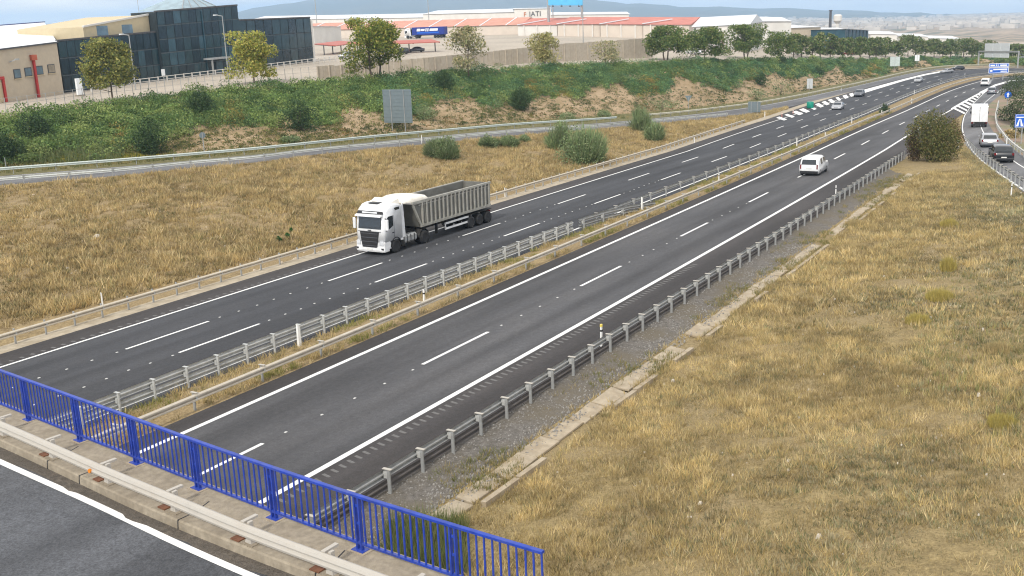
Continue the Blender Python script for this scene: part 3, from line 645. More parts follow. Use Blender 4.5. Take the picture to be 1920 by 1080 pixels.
G5 = mline(51.6); guardrail('roadside_guardrail', 'dusty beige guardrail along the outer left hard shoulder', pathseg(G5, sx(G5, 4), sx(G5, 176)), -1, 1.9, MT['galv_dusty'], M('guardrail_post_dark', (.14, .12, .10), .8), (.44,), .12, cap=False)
q0 = np.searchsorted(PXC, -240); q1 = np.searchsorted(PXC, 1380)
NR = LNP-(LFP-LNP)*.02; FR = LFP+(LFP-LNP)*.10
guardrail('slip_road_guardrail', 'thin grey guardrail on the near side of the left slip road', resample(NR[q0:q1], 110), 1, 4.0, M('guardrail_light', (.60, .62, .60), .55, metal=.05), MT['galv_b'], (.46,), .05, cap=False, pscale=1.05)
FR1 = FR[q0:np.searchsorted(PXC, 1170)]; guardrail('slip_road_guardrail', 'pale green grey guardrail behind the left slip road below the bank', resample(FR1, 110), -1, 4.0, M('guardrail_greenish', (.52, .57, .53), .5, metal=.2), MT['galv'], (.46,), .05, cap=False)
FR2 = FR[np.searchsorted(PXC, 1215):np.searchsorted(PXC, 1920)]; guardrail('slip_road_guardrail', 'yellowed far guardrail curving along the outer edge of the left slip road', resample(FR2, 140), -1, 4.0, M('guardrail_yellowed', (.56, .53, .42), .6), MT['galv'], (.46,), .05, cap=False)
RG = resample(np.array(RE_[1:-1]+[tuple(on(1803, 268))]), 90); RG[:, 1] -= .25; guardrail('slip_road_guardrail', 'grey guardrail on posts topping the right bank beside the slip road', smooth(RG, 8), -1, 2.0, MT['galv'], MT['galv'], (.47,), .12)
RGo = smooth(resample(np.array([on(*p) for p in ((1990, 345), (1915, 292), (1890, 271), (1870, 243), (1867, 226), (1873, 196))]), 50), 3); guardrail('slip_road_guardrail', 'pale guardrail curving along the outer side of the right slip road', RGo, 1, 2.6, M('guardrail_pale', (.62, .61, .56), .6), MT['galv'], (.46,), .08, cap=False)

# ================================================================== DELINEATORS
def delin(P, h, label, band_=True, w=.13, colr='white_post', cat='delineator'):
    t = thing('delineator_post', label, cat, P, group='delineator posts'); 
    part('post', MB().hexa([(-w/2, -w/3, -.05), (w/2, -w/3, -.05), (w/2, w/3, -.05), (-w/2, w/3, -.05)], [(-w/2.6, -w/4, h), (w/2.6, -w/4, h*.93), (w/2.6, w/4, h*.93), (-w/2.6, w/4, h)]), MT[colr], t)
    if band_: part('band', MB().box((0, 0, h*.72), (w*.95, w*.72, h*.08)), MT['black'], t)
    return t
def med(px, py): return on(px, py)
delin(med(562, 651), 1.2, 'tall plain white post against the double median guardrail near the bridge', False, .19)
delin(med(1204, 396), 1.2, 'tall plain white post in the median just beyond the flared guardrail end', False, .19)
delin(med(1494, 276), 1.15, 'white median post left of the small white van', False, .15); delin(med(1597, 233), 1.15, 'white median post ahead of the pale car on the far carriageway', False, .15)
delin(med(1714, 177), 1.1, 'far white median post below the gantry curve', False, .16); delin(med(1764, 157.5), 1.1, 'second last far white post along the curving median', False, .16); delin(med(1809, 144), 1.1, 'farthest white post along the curving median', False, .16)
delin(med(796, 572), .95, 'short white delineator with black band behind the cream median rail', True); delin(med(1348, 342), .9, 'small delineator behind the cream median rail, mid distance', True, .13); delin(med(1547, 262), 1.0, 'cream delineator in the median beside the small white van', False, .15)
delin(med(1653, 217), 1.0, 'yellowish delineator in the median beside the dark round shrub', False, .15); delin(med(1709, 194), 1.0, 'yellowish delineator at the far median, beyond the dark round shrub', False, .15)
yd = delin(on(1128, 649), 1.05, 'delineator with yellow top and black band beside the right guardrail', True); part('yellow_top', MB().box((0, 0, 1.0), (.115, .085, .12)), M('yellow_reflector', (.75, .6, .12), .4), yd); delin(on(1567, 368), .95, 'white delineator beside the right guardrail, nearest the big bush', True)
delin(verge_pt(193, 578), 1.0, 'slender white post on the dry verge at the far left guardrail', False, .08); delin(on(1302, 268), .8, 'slender white post on the far left verge near the slip road', False, .1); delin(verge_pt(947, 371), .9, 'slender white post on the verge behind the grey tipper trailer', False, .1)
delin(on(791, 268, 2.5), 1.0, 'slim white post between the slip road rails beside the round shrub', False, .1); delin(on(1434, 219, .05), .95, 'white post at the nose where left slip road and motorway part', False, .16); delin(on(1577, 171), .9, 'small pale post on the outer rail opposite the chevrons', False, .12)
delin(on(1796, 281), 1.25, 'thick white post with black bands at the start of the slip road rail', True, .26); delin(on(1896, 366, .2), .95, 'white post behind the rail on the right bank, near the picture edge', True); delin(on(1887, 274), .9, 'short white post outside the right slip road rail', False, .16)
delin(on(12, 318, 2.9), 1.3, 'grey stake in the weeds below the left bank', False, .08, 'galv')

# ================================================================== SIGNS
MT['signback'] = M('sign_back_aluminium', (.20, .245, .265), .45, .06, 2, metal=.35); MT['signblue'] = M('sign_blue', (.01, .11, .55), .35, .05); MT['signwhite'] = M('sign_white', (.78, .8, .82), .4, .03); MT['signgreen'] = M('marker_green', (.0, .22, .15), .45, .08)
def sign(name, label, P, w, h, clear, face, posts=(-.28, .28), seen='back', shape='rect', cat='road sign', thick=.05, front=None):
    """face: heading (radians) of the panel's printed side."""
    t = thing(name, label, cat, P, face)
    for k in posts: part('post', MB().box((-.07, k*w, (clear+h)/2-.1), (.08, .09, clear+h+.1 if shape == 'rect' else clear+h*.6+.2)), MT['galv'], t)
    if shape == 'rect': pl = MB().box((0, 0, clear+h/2), (thick, w, h))
    elif shape == 'disc': pl = MB().lathe([(-.02, w/2), (.02, w/2)], (0, 0, clear+h/2), 'x', 20)
    else:
        pl = MB(); q = [(-w/2, clear), (w/2, clear), (0, clear+h)] if shape == 'tri' else [(-w/2, clear+h), (w/2, clear+h), (0, clear)]
        pl.add([(-.02, a, z) for a, z in q]+[(.02, a, z) for a, z in q], [(0, 1, 2), (5, 4, 3), (0, 3, 4, 1), (1, 4, 5, 2), (2, 5, 3, 0)])
    part('panel', pl, front or MT['signback'], t, bevel=.02 if shape == 'rect' else 0)
    return t
def back_ribs(t, w, h, clear, n):
    for k in range(n): part('rib', MB().box((-.045, 0, clear+h*(k+.5)/n), (.03, w*.98, .035)), MT['signback'], t)
P = slope_pt(748, 249); sb = sign('road_sign', 'large grey back of a square direction sign on two posts beside the left slip road', P, 4.5, 4.5, 1.35, .1, (-.24, .22)); back_ribs(sb, 4.5, 4.5, 1.35, 9)
P = slope_pt(383, 288); sign('road_sign', 'narrow pale edge-on sign on a post below the left bank', P, .7, 1.0, 1.6, 1.0, (0,), shape='disc')
P = on(1414, 214, .1); sb = sign('road_sign', 'grey back of a low panel at the nose of the left slip road', P, 2.3, 2.0, .35, .15, (-.25, .25)); back_ribs(sb, 2.3, 2.0, .35, 5)
P = slope_pt(1290, 212); sign('road_sign', 'back of an inverted triangle sign on a single post by the far shrubs', P, 1.4, 1.2, 2.2, .2, (0,), shape='itri')
P = slope_pt(1517, 172); sign('road_sign', 'pale back of two stacked signs on the bank above the chevrons', P, 1.5, 2.6, .8, .2, (0,), shape='rect', front=M('sign_back_pale', (.5, .53, .55), .5))
P = slope_pt(1676, 133); sign('road_sign', 'small pale sign back on the far green bank', P, 3.2, 3.2, 1.6, .2, (0,), front=M('sign_back_hazy', (.5, .56, .55), .5)); P = slope_pt(1718, 125); sign('road_sign', 'smaller pale sign back further along the far bank', P, 1.6, 2.2, 2.0, .2, (0,), front=MT['signwhite'])
# green drum at the chevron nose
P = on(1519, 203); gd = thing('gore_marker', 'green drum shaped marker standing on the white chevrons', 'road marker', P); part('drum', MB().lathe([(0, .62), (.1, .7), (1.25, .7), (1.32, .62)], (0, 0, 0), 'z', 20), MT['signgreen'], gd, True); part('arrow', MB().add([(-.72, -.25, .4), (-.72, .25, .4), (-.72, 0, .95)], [(0, 1, 2)]), MT['signgreen'], gd)
for px, py, lb in ((1487, 213, 'small reddish post on the chevron nose, nearer of the pair'), (1466, 219, 'small reddish post on the chevron nose tip')):
    t = thing('flexible_post', lb, 'road marker', on(px, py), group='posts on the chevron nose'); part('post', MB().lathe([(0, .09), (.75, .07), (.8, .04)], (0, 0, 0), 'z', 10), M('faded_red', (.5, .22, .17), .6), t); part('collar', MB().lathe([(.5, .085), (.62, .082)], (0, 0, 0), 'z', 10), MT['white_post'], t)
# motorway sign
P = on(1909, 268); ms = sign('motorway_sign', 'blue motorway sign with white carriageway symbol on two posts at the right edge', P, 1.05, 1.5, 1.75, math.pi+.3, (-.3, .3), front=MT['signblue'])
for a in (((-.47, 1.80), (-.43, 1.80), (-.43, 3.2), (-.47, 3.2)), ((.43, 1.80), (.47, 1.80), (.47, 3.2), (.43, 3.2)), ((-.47, 1.78), (.47, 1.78), (.47, 1.82), (-.47, 1.82)), ((-.47, 3.17), (.47, 3.17), (.47, 3.21), (-.47, 3.21))):
    part('border', MB().add([(.028, y, z) for y, z in a], [(0, 1, 2, 3)]), MT['signwhite'], ms)
for a in (((-.38, 1.9), (-.12, 1.9), (-.02, 2.75), (-.1, 2.75)), ((.12, 1.9), (.38, 1.9), (.1, 2.75), (.02, 2.75)), ((-.4, 2.85), (.4, 2.85), (.4, 2.97), (-.4, 2.97))):
    part('symbol', MB().add([(.029, y, z) for y, z in a], [(0, 1, 2, 3)]), MT['signwhite'], ms)
P = on(1888, 203); rs_ = sign('round_sign', 'round blue sign with white arrow leaning on its post by the right slip road', P, 1.15, 1.15, 1.7, math.pi+.35, (0,), shape='disc', front=MT['signblue'])
part('arrow', MB().add([(.03, y, 1.7+z) for y, z in ((-.1, .2), (.1, .2), (.1, .65), (.26, .65), (0, .98), (-.26, .65), (-.1, .65))], [(0, 1, 2, 3, 4, 5, 6)]), MT['signwhite'], rs_)
# overhead direction sign on the right
P = on(1880, 150); P = CAM+ray(1872, 137)*proj(P)[2]; d_ = proj(P)[2]; u_ = d_/F
ds = thing('direction_sign', 'blue two panel direction sign over the far right carriageway', 'road sign', (P[0], P[1], zr(P[0], P[1])), math.pi+.42)
zb = P[2]-zr(P[0], P[1]); hw = 18*u_
part('panel', MB().box((0, 0, zb+14.5*u_), (.12, 2*hw, 7*u_)), MT['signblue'], ds, label='narrow upper blue panel'); part('panel', MB().box((0, 0, zb+5*u_), (.12, 2*hw, 10.5*u_)), MT['signblue'], ds, label='lower blue panel')
for z0, z1 in ((0, 10.3), (11.2, 17.9)):
    for a in ((-hw, -hw+.14, z0, z1), (hw-.14, hw, z0, z1), (-hw, hw, z0, z0+.9), (-hw, hw, z1-.9, z1)): part('border', MB().add([(.075, y, zb+z*u_) for y, z in ((a[0], a[2]), (a[1], a[2]), (a[1], a[3]), (a[0], a[3]))], [(0, 1, 2, 3)]), MT['signwhite'], ds)
for y0, y1, z0, z1 in ((-.8, -.1, 13, 15.5), (.05, .12, 12.6, 16), (.2, .3, 13, 16), (.4, .85, 13, 15.5), (-.85, .55, 5.6, 8), (-.85, -.2, 2.4, 4), (.62, .85, 2.8, 6.5)):
    part('lettering', MB().add([(.077, -y*hw, zb+z*u_) for y, z in ((y0, z0), (y1, z0), (y1, z1), (y0, z1))], [(0, 1, 2, 3)]), MT['signwhite'], ds)
part('post', MB().box((-.2, -hw*.5, zb/2+4*u_), (.2, .2, zb+8*u_)), MT['galv'], ds); part('post', MB().box((-.2, hw*.5, zb/2+4*u_), (.2, .2, zb+8*u_)), MT['galv'], ds)
# sign gantry seen from behind
P0 = on(1834, 124); P1 = on(1908, 127); du = proj(P0)[2]/F
gt = thing('sign_gantry', 'tall sign gantry with white panels seen from behind above the far curve', 'gantry', P0)
d_ = P1-P0; hgt = 27*du
part('column', MB().box((0, 0, hgt/2), (.45, .45, hgt)), MT['galv'], gt); part('column', MB().box(tuple(d_+np.array([0, 0, hgt/2])), (.45, .45, hgt)), MT['galv'], gt)
part('beam', MB().bar((0, 0, hgt), d_+np.array([0, 0, hgt]), .5, .5), MT['galv'], gt)
for a, c in ((.15, .36), (.37, .56), (.57, .77)):
    part('panel', MB().bar(d_*a+np.array([0, 0, hgt+2*du]), d_*c+np.array([0, 0, hgt+2*du]), .15, 25*du), M('panel_back_white', (.62, .65, .66), .5), gt)
# ================================================================== VEHICLES
def paint_mat(name, col, rough=.28): return M(name, col, rough, .03, 1.5, spec=.5, coat=.5, dirt=tuple(c*.62 for c in col), dscale=2.0, damt=.45)
MT['white_car'] = paint_mat('white_vehicle_paint', (.80, .81, .82)); MT['silver_car'] = M('silver_vehicle_paint', (.42, .43, .45), .3, .03, metal=.5, coat=.4); MT['black_car'] = paint_mat('black_vehicle_paint', (.018, .02, .024)); MT['grey_car'] = M('grey_vehicle_paint', (.13, .14, .16), .3, .03, metal=.4, coat=.4)
MT['vglass'] = glassy('vehicle_glass', (.018, .024, .028)); MT['lamp_r'] = M('tail_lamp_red', (.16, .008, .01), .25); MT['lamp_w'] = M('head_lamp', (.6, .62, .65), .15); MT['rim'] = M('wheel_rim', (.30, .31, .32), .4, .1, metal=.5); MT['plate'] = M('number_plate_white', (.75, .75, .72), .5)
MT['chassis'] = M('dark_chassis', (.028, .027, .026), .8, .3, 4, dirt=(.09, .08, .065), dscale=2, damt=.5)
whm = MB().lathe([(-.1, .20), (-.11, .29), (-.07, .325), (.07, .325), (.11, .29), (.1, .2)], (0, 0, 0), 'y', 18).mesh('tyre', True); rmm = MB().lathe([(-.085, .2), (-.10, .19), (-.06, .05), (.06, .05), (.10, .19), (.085, .2)], (0, 0, 0), 'y', 14).mesh('rim')
def wheel(par, x, y, r=.325, wide=1.):
    o = link('wheel', whm, MT['rubber'], par, (x, y, r)); s = r/.325; o.scale = (s, s*wide, s); link('rim', rmm, MT['rim'], o); return o
CARS = {'hatch': dict(L=2.05, w=.89, belt=.93, roof=1.46, prof=[(-2.03, .28), (-2.06, .62), (-2.02, .9), (-1.86, 1.0), (-1.45, 1.38), (-.9, 1.46), (-.2, 1.47), (.35, 1.40), (1.0, .97), (1.75, .86), (2.02, .68), (2.04, .28)], rear=(3, 4), front=(7, 8), side=[(-1.35, .96), (-1.2, 1.33), (-.25, 1.39), (.3, 1.33), (.8, .97)]),
        'sedan': dict(L=2.25, w=.9, belt=.93, roof=1.44, prof=[(-2.22, .28), (-2.27, .68), (-2.2, .95), (-1.7, 1.0), (-1.0, 1.38), (-.6, 1.44), (-.1, 1.44), (.35, 1.38), (1.05, .96), (1.95, .83), (2.22, .62), (2.24, .28)], rear=(3, 4), front=(7, 8), side=[(-1.35, .97), (-.85, 1.32), (-.1, 1.37), (.3, 1.31), (.85, .96)]),
        'suv': dict(L=2.2, w=.93, belt=1.05, roof=1.66, prof=[(-2.18, .35), (-2.2, .8), (-2.15, 1.08), (-2.05, 1.12), (-1.8, 1.56), (-1.2, 1.66), (-.1, 1.66), (.4, 1.57), (1.0, 1.1), (1.85, .98), (2.15, .78), (2.17, .35)], rear=(3, 4), front=(7, 8), side=[(-1.75, 1.1), (-1.5, 1.5), (-.1, 1.57), (.35, 1.5), (.82, 1.1)]),
        'mpv': dict(L=2.2, w=.92, belt=1.08, roof=1.84, prof=[(-2.17, .3), (-2.2, .72), (-2.17, 1.05), (-2.14, 1.12), (-2.04, 1.68), (-1.8, 1.84), (.2, 1.84), (.7, 1.72), (1.32, 1.13), (1.95, .98), (2.15, .78), (2.18, .3)], rear=(3, 4), front=(7, 8), side=[(-1.1, 1.1), (-1.1, 1.62), (.1, 1.68), (.55, 1.6), (1.05, 1.12)])}
def car(kind, label, P, rz, mt, group, bumper=None, cat='car', name='car', scale=1.):
    c = CARS[kind]; t = thing(name, label, cat, P, rz, group); t.scale = (scale,)*3; w, bl, rf = c['w'], c['belt'], c['roof']; pr = c['prof']
    def sec(y):
        a = abs(y); f = min(1., max(0., (w-a)/(.17*w))); e = max(0., (a-.8*w)/(.2*w))
        return [(x*(1-.035*e*e), y, (z if z <= bl else bl+(z-bl)*f*(1-.03*a/w))) for x, z in pr]
    part('body', MB().loft([sec(y) for y in (-w, -.985*w, -.93*w, -.86*w, -.7*w, 0, .7*w, .86*w, .93*w, .985*w, w)]), mt, t, True)
    def yy(z): return w-.17*w*max(0, (z-bl))/(rf-bl)+.012
    for s in (-1, 1):
        q = c['side']; part('side_glass', MB().add([(x, s*yy(z), z) for x, z in q], [tuple(range(len(q)))[::s]]), MT['vglass'], t)
        part('pillar', MB().bar((-.28, s*(yy(bl)+.006), bl+.02), (-.3, s*(yy(rf-.1)+.006), rf-.09), .07, .02), mt, t)
        part('mirror', MB().box((c['side'][-1][0]-.12, s*(w+.08), bl+.06), (.12, .18, .13)), mt, t)
        part('tail_light', MB().box((pr[1][0]*.985, s*w*.86, bl-.12), (.1, (.2 if kind != 'mpv' else .13)*w, .22 if kind != 'mpv' else .42)), MT['lamp_r'], t); part('headlight', MB().box((pr[-2][0]*.985, s*w*.74, pr[-2][1]-.02), (.12, .34, .14)), MT['lamp_w'], t)
    for nm, (i, j), sg in (('rear_window', c['rear'], -1), ('windscreen', c['front'], 1)):
        (x0, z0), (x1, z1) = pr[i], pr[j]; d = (.07, .9); pts = []
        for f, ws in ((.08, .78), (.92, .70)):
            x = x0+(x1-x0)*(f if nm == 'rear_window' else 1-f); z = z0+(z1-z0)*(f if nm == 'rear_window' else 1-f); pts += [(x+sg*.035, -w*ws, z+.012), (x+sg*.035, w*ws, z+.012)]
        part(nm, MB().add([pts[0], pts[1], pts[3], pts[2]], [(0, 1, 2, 3)]), MT['vglass'], t)
    part('bumper', MB().box((pr[0][0]*.985, 0, .43), (.14, 1.9*w, .26)), bumper or mt, t, bevel=.03); part('bumper', MB().box((pr[-1][0]*.985, 0, .42), (.14, 1.86*w, .24)), bumper or mt, t, bevel=.03)
    part('grille', MB().box((pr[-2][0]*.995, 0, .55), (.05, w, .12)), MT['black'], t); part('number_plate', MB().box((pr[1][0]-.03, 0, .62 if kind != 'mpv' else .85), (.02, .5, .11)), MT['plate'], t); part('underbody', MB().box((0, 0, .3), (c['L']*1.85, w*1.7, .14)), MT['chassis'], t)
    for x in (-.61*c['L'], .62*c['L']):
        for s in (-1, 1): wheel(t, x, s*(w-.1), .32 if kind != 'suv' else .36)
    return t
def head(P, Q): return math.atan2(Q[1]-P[1], Q[0]-P[0])
def on_line(t, x): L_ = mline(t); s = s_of_x(L_, x); p = at_s(L_, s); q = at_s(L_, s+3); return p, head(p, q)
def place(px, py, heading=None, t_ref=27.):
    p = on(px, py); L_ = mline(t_ref); i = int(np.argmin(np.hypot(L_[:, 0]-p[0], L_[:, 1]-p[1]))); i = min(max(i, 1), len(L_)-2); return p, head(L_[i-1], L_[i+1])
p, a = place(1526, 325); car('mpv', 'small white van with black bumper driving away on the right carriageway', p, a, MT['white_car'], 'vehicles on the motorway', MT['black'], 'van', 'van')
p, a = place(1571, 205, t_ref=42); car('sedan', 'pale silver car approaching beside the green drum on the left carriageway', p, a+math.pi, MT['silver_car'], 'vehicles on the motorway')
p, a = place(1611, 181, t_ref=42); car('suv', 'dark car with white bonnet marks approaching at the end of the chevrons', p, a+math.pi, MT['grey_car'], 'vehicles on the motorway', MT['black'])
p, a = place(1722, 154, t_ref=42); car('hatch', 'grey hatchback approaching on the far left carriageway, third from the green drum', p, a+math.pi, MT['silver_car'], 'vehicles on the motorway')
p, a = place(1775, 137, t_ref=42); car('sedan', 'silver saloon approaching where the far carriageway starts to curve', p, a+math.pi, MT['silver_car'], 'vehicles on the motorway')
p, a = place(1796, 131, t_ref=42); car('hatch', 'farthest dark car on the curve of the left carriageway', p, a+math.pi, MT['black_car'], 'vehicles on the motorway')
p, a = place(1848, 161); wv = car('mpv', 'distant white van driving away below the blue direction sign', p, a, MT['white_car'], 'vehicles on the motorway', MT['black'], 'van', 'van', 1.05)
def ramp_head(p): i = int(np.argmin(np.hypot(RL2[:, 0]-p[0], RL2[:, 1]-p[1]))); i = min(max(i, 2), len(RL2)-3); return head(RL2[i-2], RL2[i+2])
p = on(1860, 176); car('hatch', 'dark grey car at the far end of the right slip road', p, ramp_head(p), MT['grey_car'], 'vehicles on the right slip road')
p = on(1853, 273); car('hatch', 'silver grey hatchback driving up the right slip road behind the box truck', p, ramp_head(p), MT['silver_car'], 'vehicles on the right slip road', MT['grey_car'])
p = on(1876, 301); car('suv', 'black car on the right slip road, nearest of the three followers', p, ramp_head(p), MT['black_car'], 'vehicles on the right slip road')
# box truck
p = on(1835, 236); bt = thing('box_truck', 'small white box truck seen from behind on the right slip road', 'truck', p, ramp_head(p), 'vehicles on the right slip road')
part('box', MB().box((-.3, 0, 1.85), (4.2, 2.05, 2.1)), MT['white_car'], bt, bevel=.04); part('cab', MB().prism([(1.9, .5), (1.9, 2.05), (2.4, 2.0), (2.85, 1.3), (3.3, 1.15), (3.4, .5)], -.95, .95), MT['white_car'], bt, bevel=.05); part('windscreen', MB().quad((2.42, -.85, 1.98), (2.42, .85, 1.98), (2.86, .85, 1.33), (2.86, -.85, 1.33)), MT['vglass'], bt)
part('chassis', MB().box((.3, 0, .62), (5.2, 1.2, .3)), MT['chassis'], bt); part('rear_bumper', MB().box((-2.42, 0, .5), (.12, 1.9, .14)), MT['black'], bt); part('rear_door_seam', MB().box((-2.405, 0, 1.85), (.02, .03, 2.0)), MT['black'], bt)
for s in (-1, 1): part('tail_light', MB().box((-2.42, s*.9, .68), (.06, .2, .14)), MT['lamp_r'], bt); wheel(bt, -1.5, s*.85, .36); wheel(bt, 2.4, s*.85, .36); part('mirror', MB().box((2.35, s*1.12, 1.6), (.1, .2, .3)), MT['black'], bt)
# ------------------------------------------------------------------ articulated tipper truck
MT['tip'] = M('tipper_steel', (.165, .163, .148), .6, .16, 1.5, metal=.1, dirt=(.11, .10, .08), dscale=1.4, damt=.7); MT['tiprib'] = M('tipper_rib', (.36, .35, .31), .6, .14, 2, dirt=(.24, .22, .18), dscale=2.5, damt=.6); MT['tarp'] = M('white_tarpaulin', (.80, .76, .68), .75, .06, 2, bmp=.3, dirt=(.5, .45, .38), dscale=1.5, damt=.4); MT['tipin'] = M('tipper_inside', (.10, .10, .095), .75, .25, 1.2)
def tractor(t):
    prof = [(-2.25, 1.0), (-2.25, 3.35), (-2.15, 3.52), (-1.3, 3.66), (-.75, 3.58), (-.36, 3.3), (-.17, 2.95), (-.05, 1.95), (-.02, 1.0)]
    def sec(y):
        a = abs(y); e = max(0, (a-1.0)/.25); return [(x-(.16*e*e if x > -1 else 0), y, z-(.12*e*e if z > 3 else 0)) for x, z in prof]
    part('cab', MB().loft([sec(y) for y in (-1.25, -1.22, -1.12, -1.0, 0, 1.0, 1.12, 1.22, 1.25)]), MT['white_car'], t, True)
    part('cab_skirt', MB().prism([(-.03, .42), (-.03, 1.02), (-.78, 1.02), (-.9, .75), (-.9, .42)], -1.24, 1.24), MT['white_car'], t, bevel=.06)
    part('bumper', MB().loft([[(x-.1*max(0, (abs(y)-.9)/.35)**2, y, z) for x, z in ((-.5, .3), (.03, .3), (.06, .42), (.05, .62), (-.5, .62))] for y in (-1.25, -1.1, -.9, .9, 1.1, 1.25)]), MT['white_car'], t)
    g = part('grille', MB().hexa([(.025, -.62, .62), (.08, -.62, .62), (.08, .62, .62), (.025, .62, .62)], [(-.06, -.82, 1.72), (.035, -.82, 1.72), (.035, .82, 1.72), (-.06, .82, 1.72)]), MT['black'], t)
    for k in range(7): z = .74+k*.145; part('grille_slat', MB().box((.085-.05*(z-.62)/1.1, 0, z), (.03, 1.26+.3*(z-.7), .035)), MT['chassis'] if k % 2 else MT['grey_car'], g)
    part('number_plate', MB().box((.075, 0, .48), (.02, .52, .12)), MT['plate'], t); part('badge', MB().box((-.005, 0, 1.83), (.03, .3, .05)), MT['black'], t); part('panel_gap', MB().box((-.012, 0, 1.75), (.03, 2.0, .018)), MT['black'], t)
    part('windscreen', MB().grid([[(-.02-.17*max(0, (abs(y)-.95)/.2)**2*.6, y, 1.93) for y in (-1.17, -.95, 0, .95, 1.17)], [(-.15-.1*max(0, (abs(y)-.95)/.2)**2, y, 2.92) for y in (-1.13, -.95, 0, .95, 1.13)]]), MT['vglass'], t)
    part('wiper', MB().bar((-.02, -.8, 2.0), (-.03, .1, 2.06), .03), MT['black'], t); part('wiper', MB().bar((-.02, .1, 2.0), (-.03, 1.0, 2.06), .03), MT['black'], t)
    part('sun_visor', MB().hexa([(-.15, -1.12, 2.86), (.14, -1.12, 2.82), (.14, 1.12, 2.82), (-.15, 1.12, 2.86)], [(-.2, -1.1, 2.98), (.1, -1.1, 2.94), (.1, 1.1, 2.94), (-.2, 1.1, 2.98)]), MT['white_car'], t)
    part('lamp_bar', MB().hexa([(-.3, -1.14, 2.99), (-.12, -1.14, 2.99), (-.12, 1.14, 2.99), (-.3, 1.14, 2.99)], [(-.45, -1.05, 3.17), (-.24, -1.05, 3.17), (-.24, 1.05, 3.17), (-.45, 1.05, 3.17)]), MT['black'], t); part('name_board', MB().box((-.155, 0, 3.08), (.03, 1.3, .09)), MT['signwhite'], t)
    part('roof_hatch', MB().box((-1.0, -.1, 3.645), (.55, .85, .05)), MT['black'], t)
    part('roof_spoiler', MB().hexa([(-.95, -.95, 3.58), (-2.25, -1.1, 3.5), (-2.25, 1.1, 3.5), (-.95, .95, 3.58)][::-1], [(-1.6, -.85, 3.72), (-2.25, -1.05, 3.82), (-2.25, 1.05, 3.82), (-1.6, .85, 3.72)][::-1]), MT['tarp'], t)
    for s in (-1, 1):
        part('side_window', MB().add([(x, s*1.262, z) for x, z in ((-.32, 1.72), (-.38, 2.62), (-.62, 2.78), (-1.18, 2.78), (-1.18, 2.05), (-.8, 1.9))], [tuple(range(6))[::s]]), MT['vglass'], t)
        part('mirror', MB().box((-.2, s*1.43, 2.25), (.16, .22, .78)), MT['white_car'], t, bevel=.04); part('mirror_arm', MB().bar((-.3, s*1.2, 2.7), (-.2, s*1.4, 2.6), .06), MT['black'], t)
        part('quarter_window', MB().add([(x, s*1.262, z) for x, z in ((-1.35, 3.3), (-2.0, 3.3), (-2.0, 3.12), (-1.5, 3.1))], [tuple(range(4))[::s]]), MT['vglass'], t)
        part('door_seam', MB().box((-1.28, s*1.253, 1.9), (.02, .02, 1.8)), MT['grey_car'], t); part('door_handle', MB().box((-1.12, s*1.265, 1.55), (.22, .03, .06)), MT['black'], t)
        hl = part('headlight', MB().box((-.03, s*1.0, .92), (.12, .32, .3)), MT['lamp_w'], t, bevel=.03); part('fog_light', MB().box((.0, s*.98, .52), (.08, .4, .12)), MT['black'], t)
        part('wheel_arch', MB().loft([[(-1.42+r*math.cos(q), y, .53+r*math.sin(q)) for q in np.linspace(0, math.pi, 11)]+[(-1.42+(r-.07)*math.cos(q), y, .53+(r-.07)*math.sin(q)) for q in np.linspace(math.pi, 0, 11)] for y, r in ((s*.85, .66), (s*1.265, .66))]), MT['black'], t)
        part('cab_side_skirt', MB().box((-2.2, s*1.2, .98), (.3, .08, .3)), MT['white_car'], t)
        part('side_deflector', MB().hexa([(-2.25, s*1.25, 1.0), (-2.25, s*1.2, 1.0), (-2.7, s*1.15, 1.0), (-2.7, s*1.2, 1.0)][::-s], [(-2.25, s*1.25, 3.35), (-2.25, s*1.2, 3.35), (-2.55, s*1.15, 3.5), (-2.55, s*1.2, 3.5)][::-s]), MT['white_car'], t)
        ft = part('fuel_tank', MB().loft([[(x, s*y, z) for y, z in ((.7, .5), (1.1, .45), (1.22, .6), (1.22, .95), (1.1, 1.08), (.7, 1.05))] for x in (-2.55, -4.05)]), MT['galv'], t)
        for x in (-2.85, -3.3, -3.75): part('strap', MB().box((x, s*1.225, .77), (.06, .03, .6)), MT['black'], ft)
        part('step', MB().box((-2.35, s*1.1, .55), (.3, .25, .4)), MT['chassis'], t)
        wheel(t, -1.42, s*1.08, .52, 1.35); wheel(t, -5.0, s*.98, .52, 2.3)
        part('mudguard', MB().loft([[(-5.0+r*math.cos(q), y, .53+r*math.sin(q)) for q in np.linspace(.1, math.pi-.1, 9)]+[(-5.0+(r-.04)*math.cos(q), y, .53+(r-.04)*math.sin(q)) for q in np.linspace(math.pi-.1, .1, 9)] for y, r in ((s*.7, .66), (s*1.24, .66))]), MT['chassis'], t)
    part('chassis', MB().box((-3.6, 0, .8), (5.2, .9, .32)), MT['chassis'], t); part('fifth_wheel', MB().box((-4.7, 0, 1.08), (1.1, .9, .2)), MT['chassis'], t); part('exhaust_box', MB().box((-2.75, 0, 1.5), (.5, 1.6, .9)), MT['chassis'], t); part('cab_rear', MB().box((-2.3, 0, 2.2), (.1, 2.2, 2.2)), MT['chassis'], t)
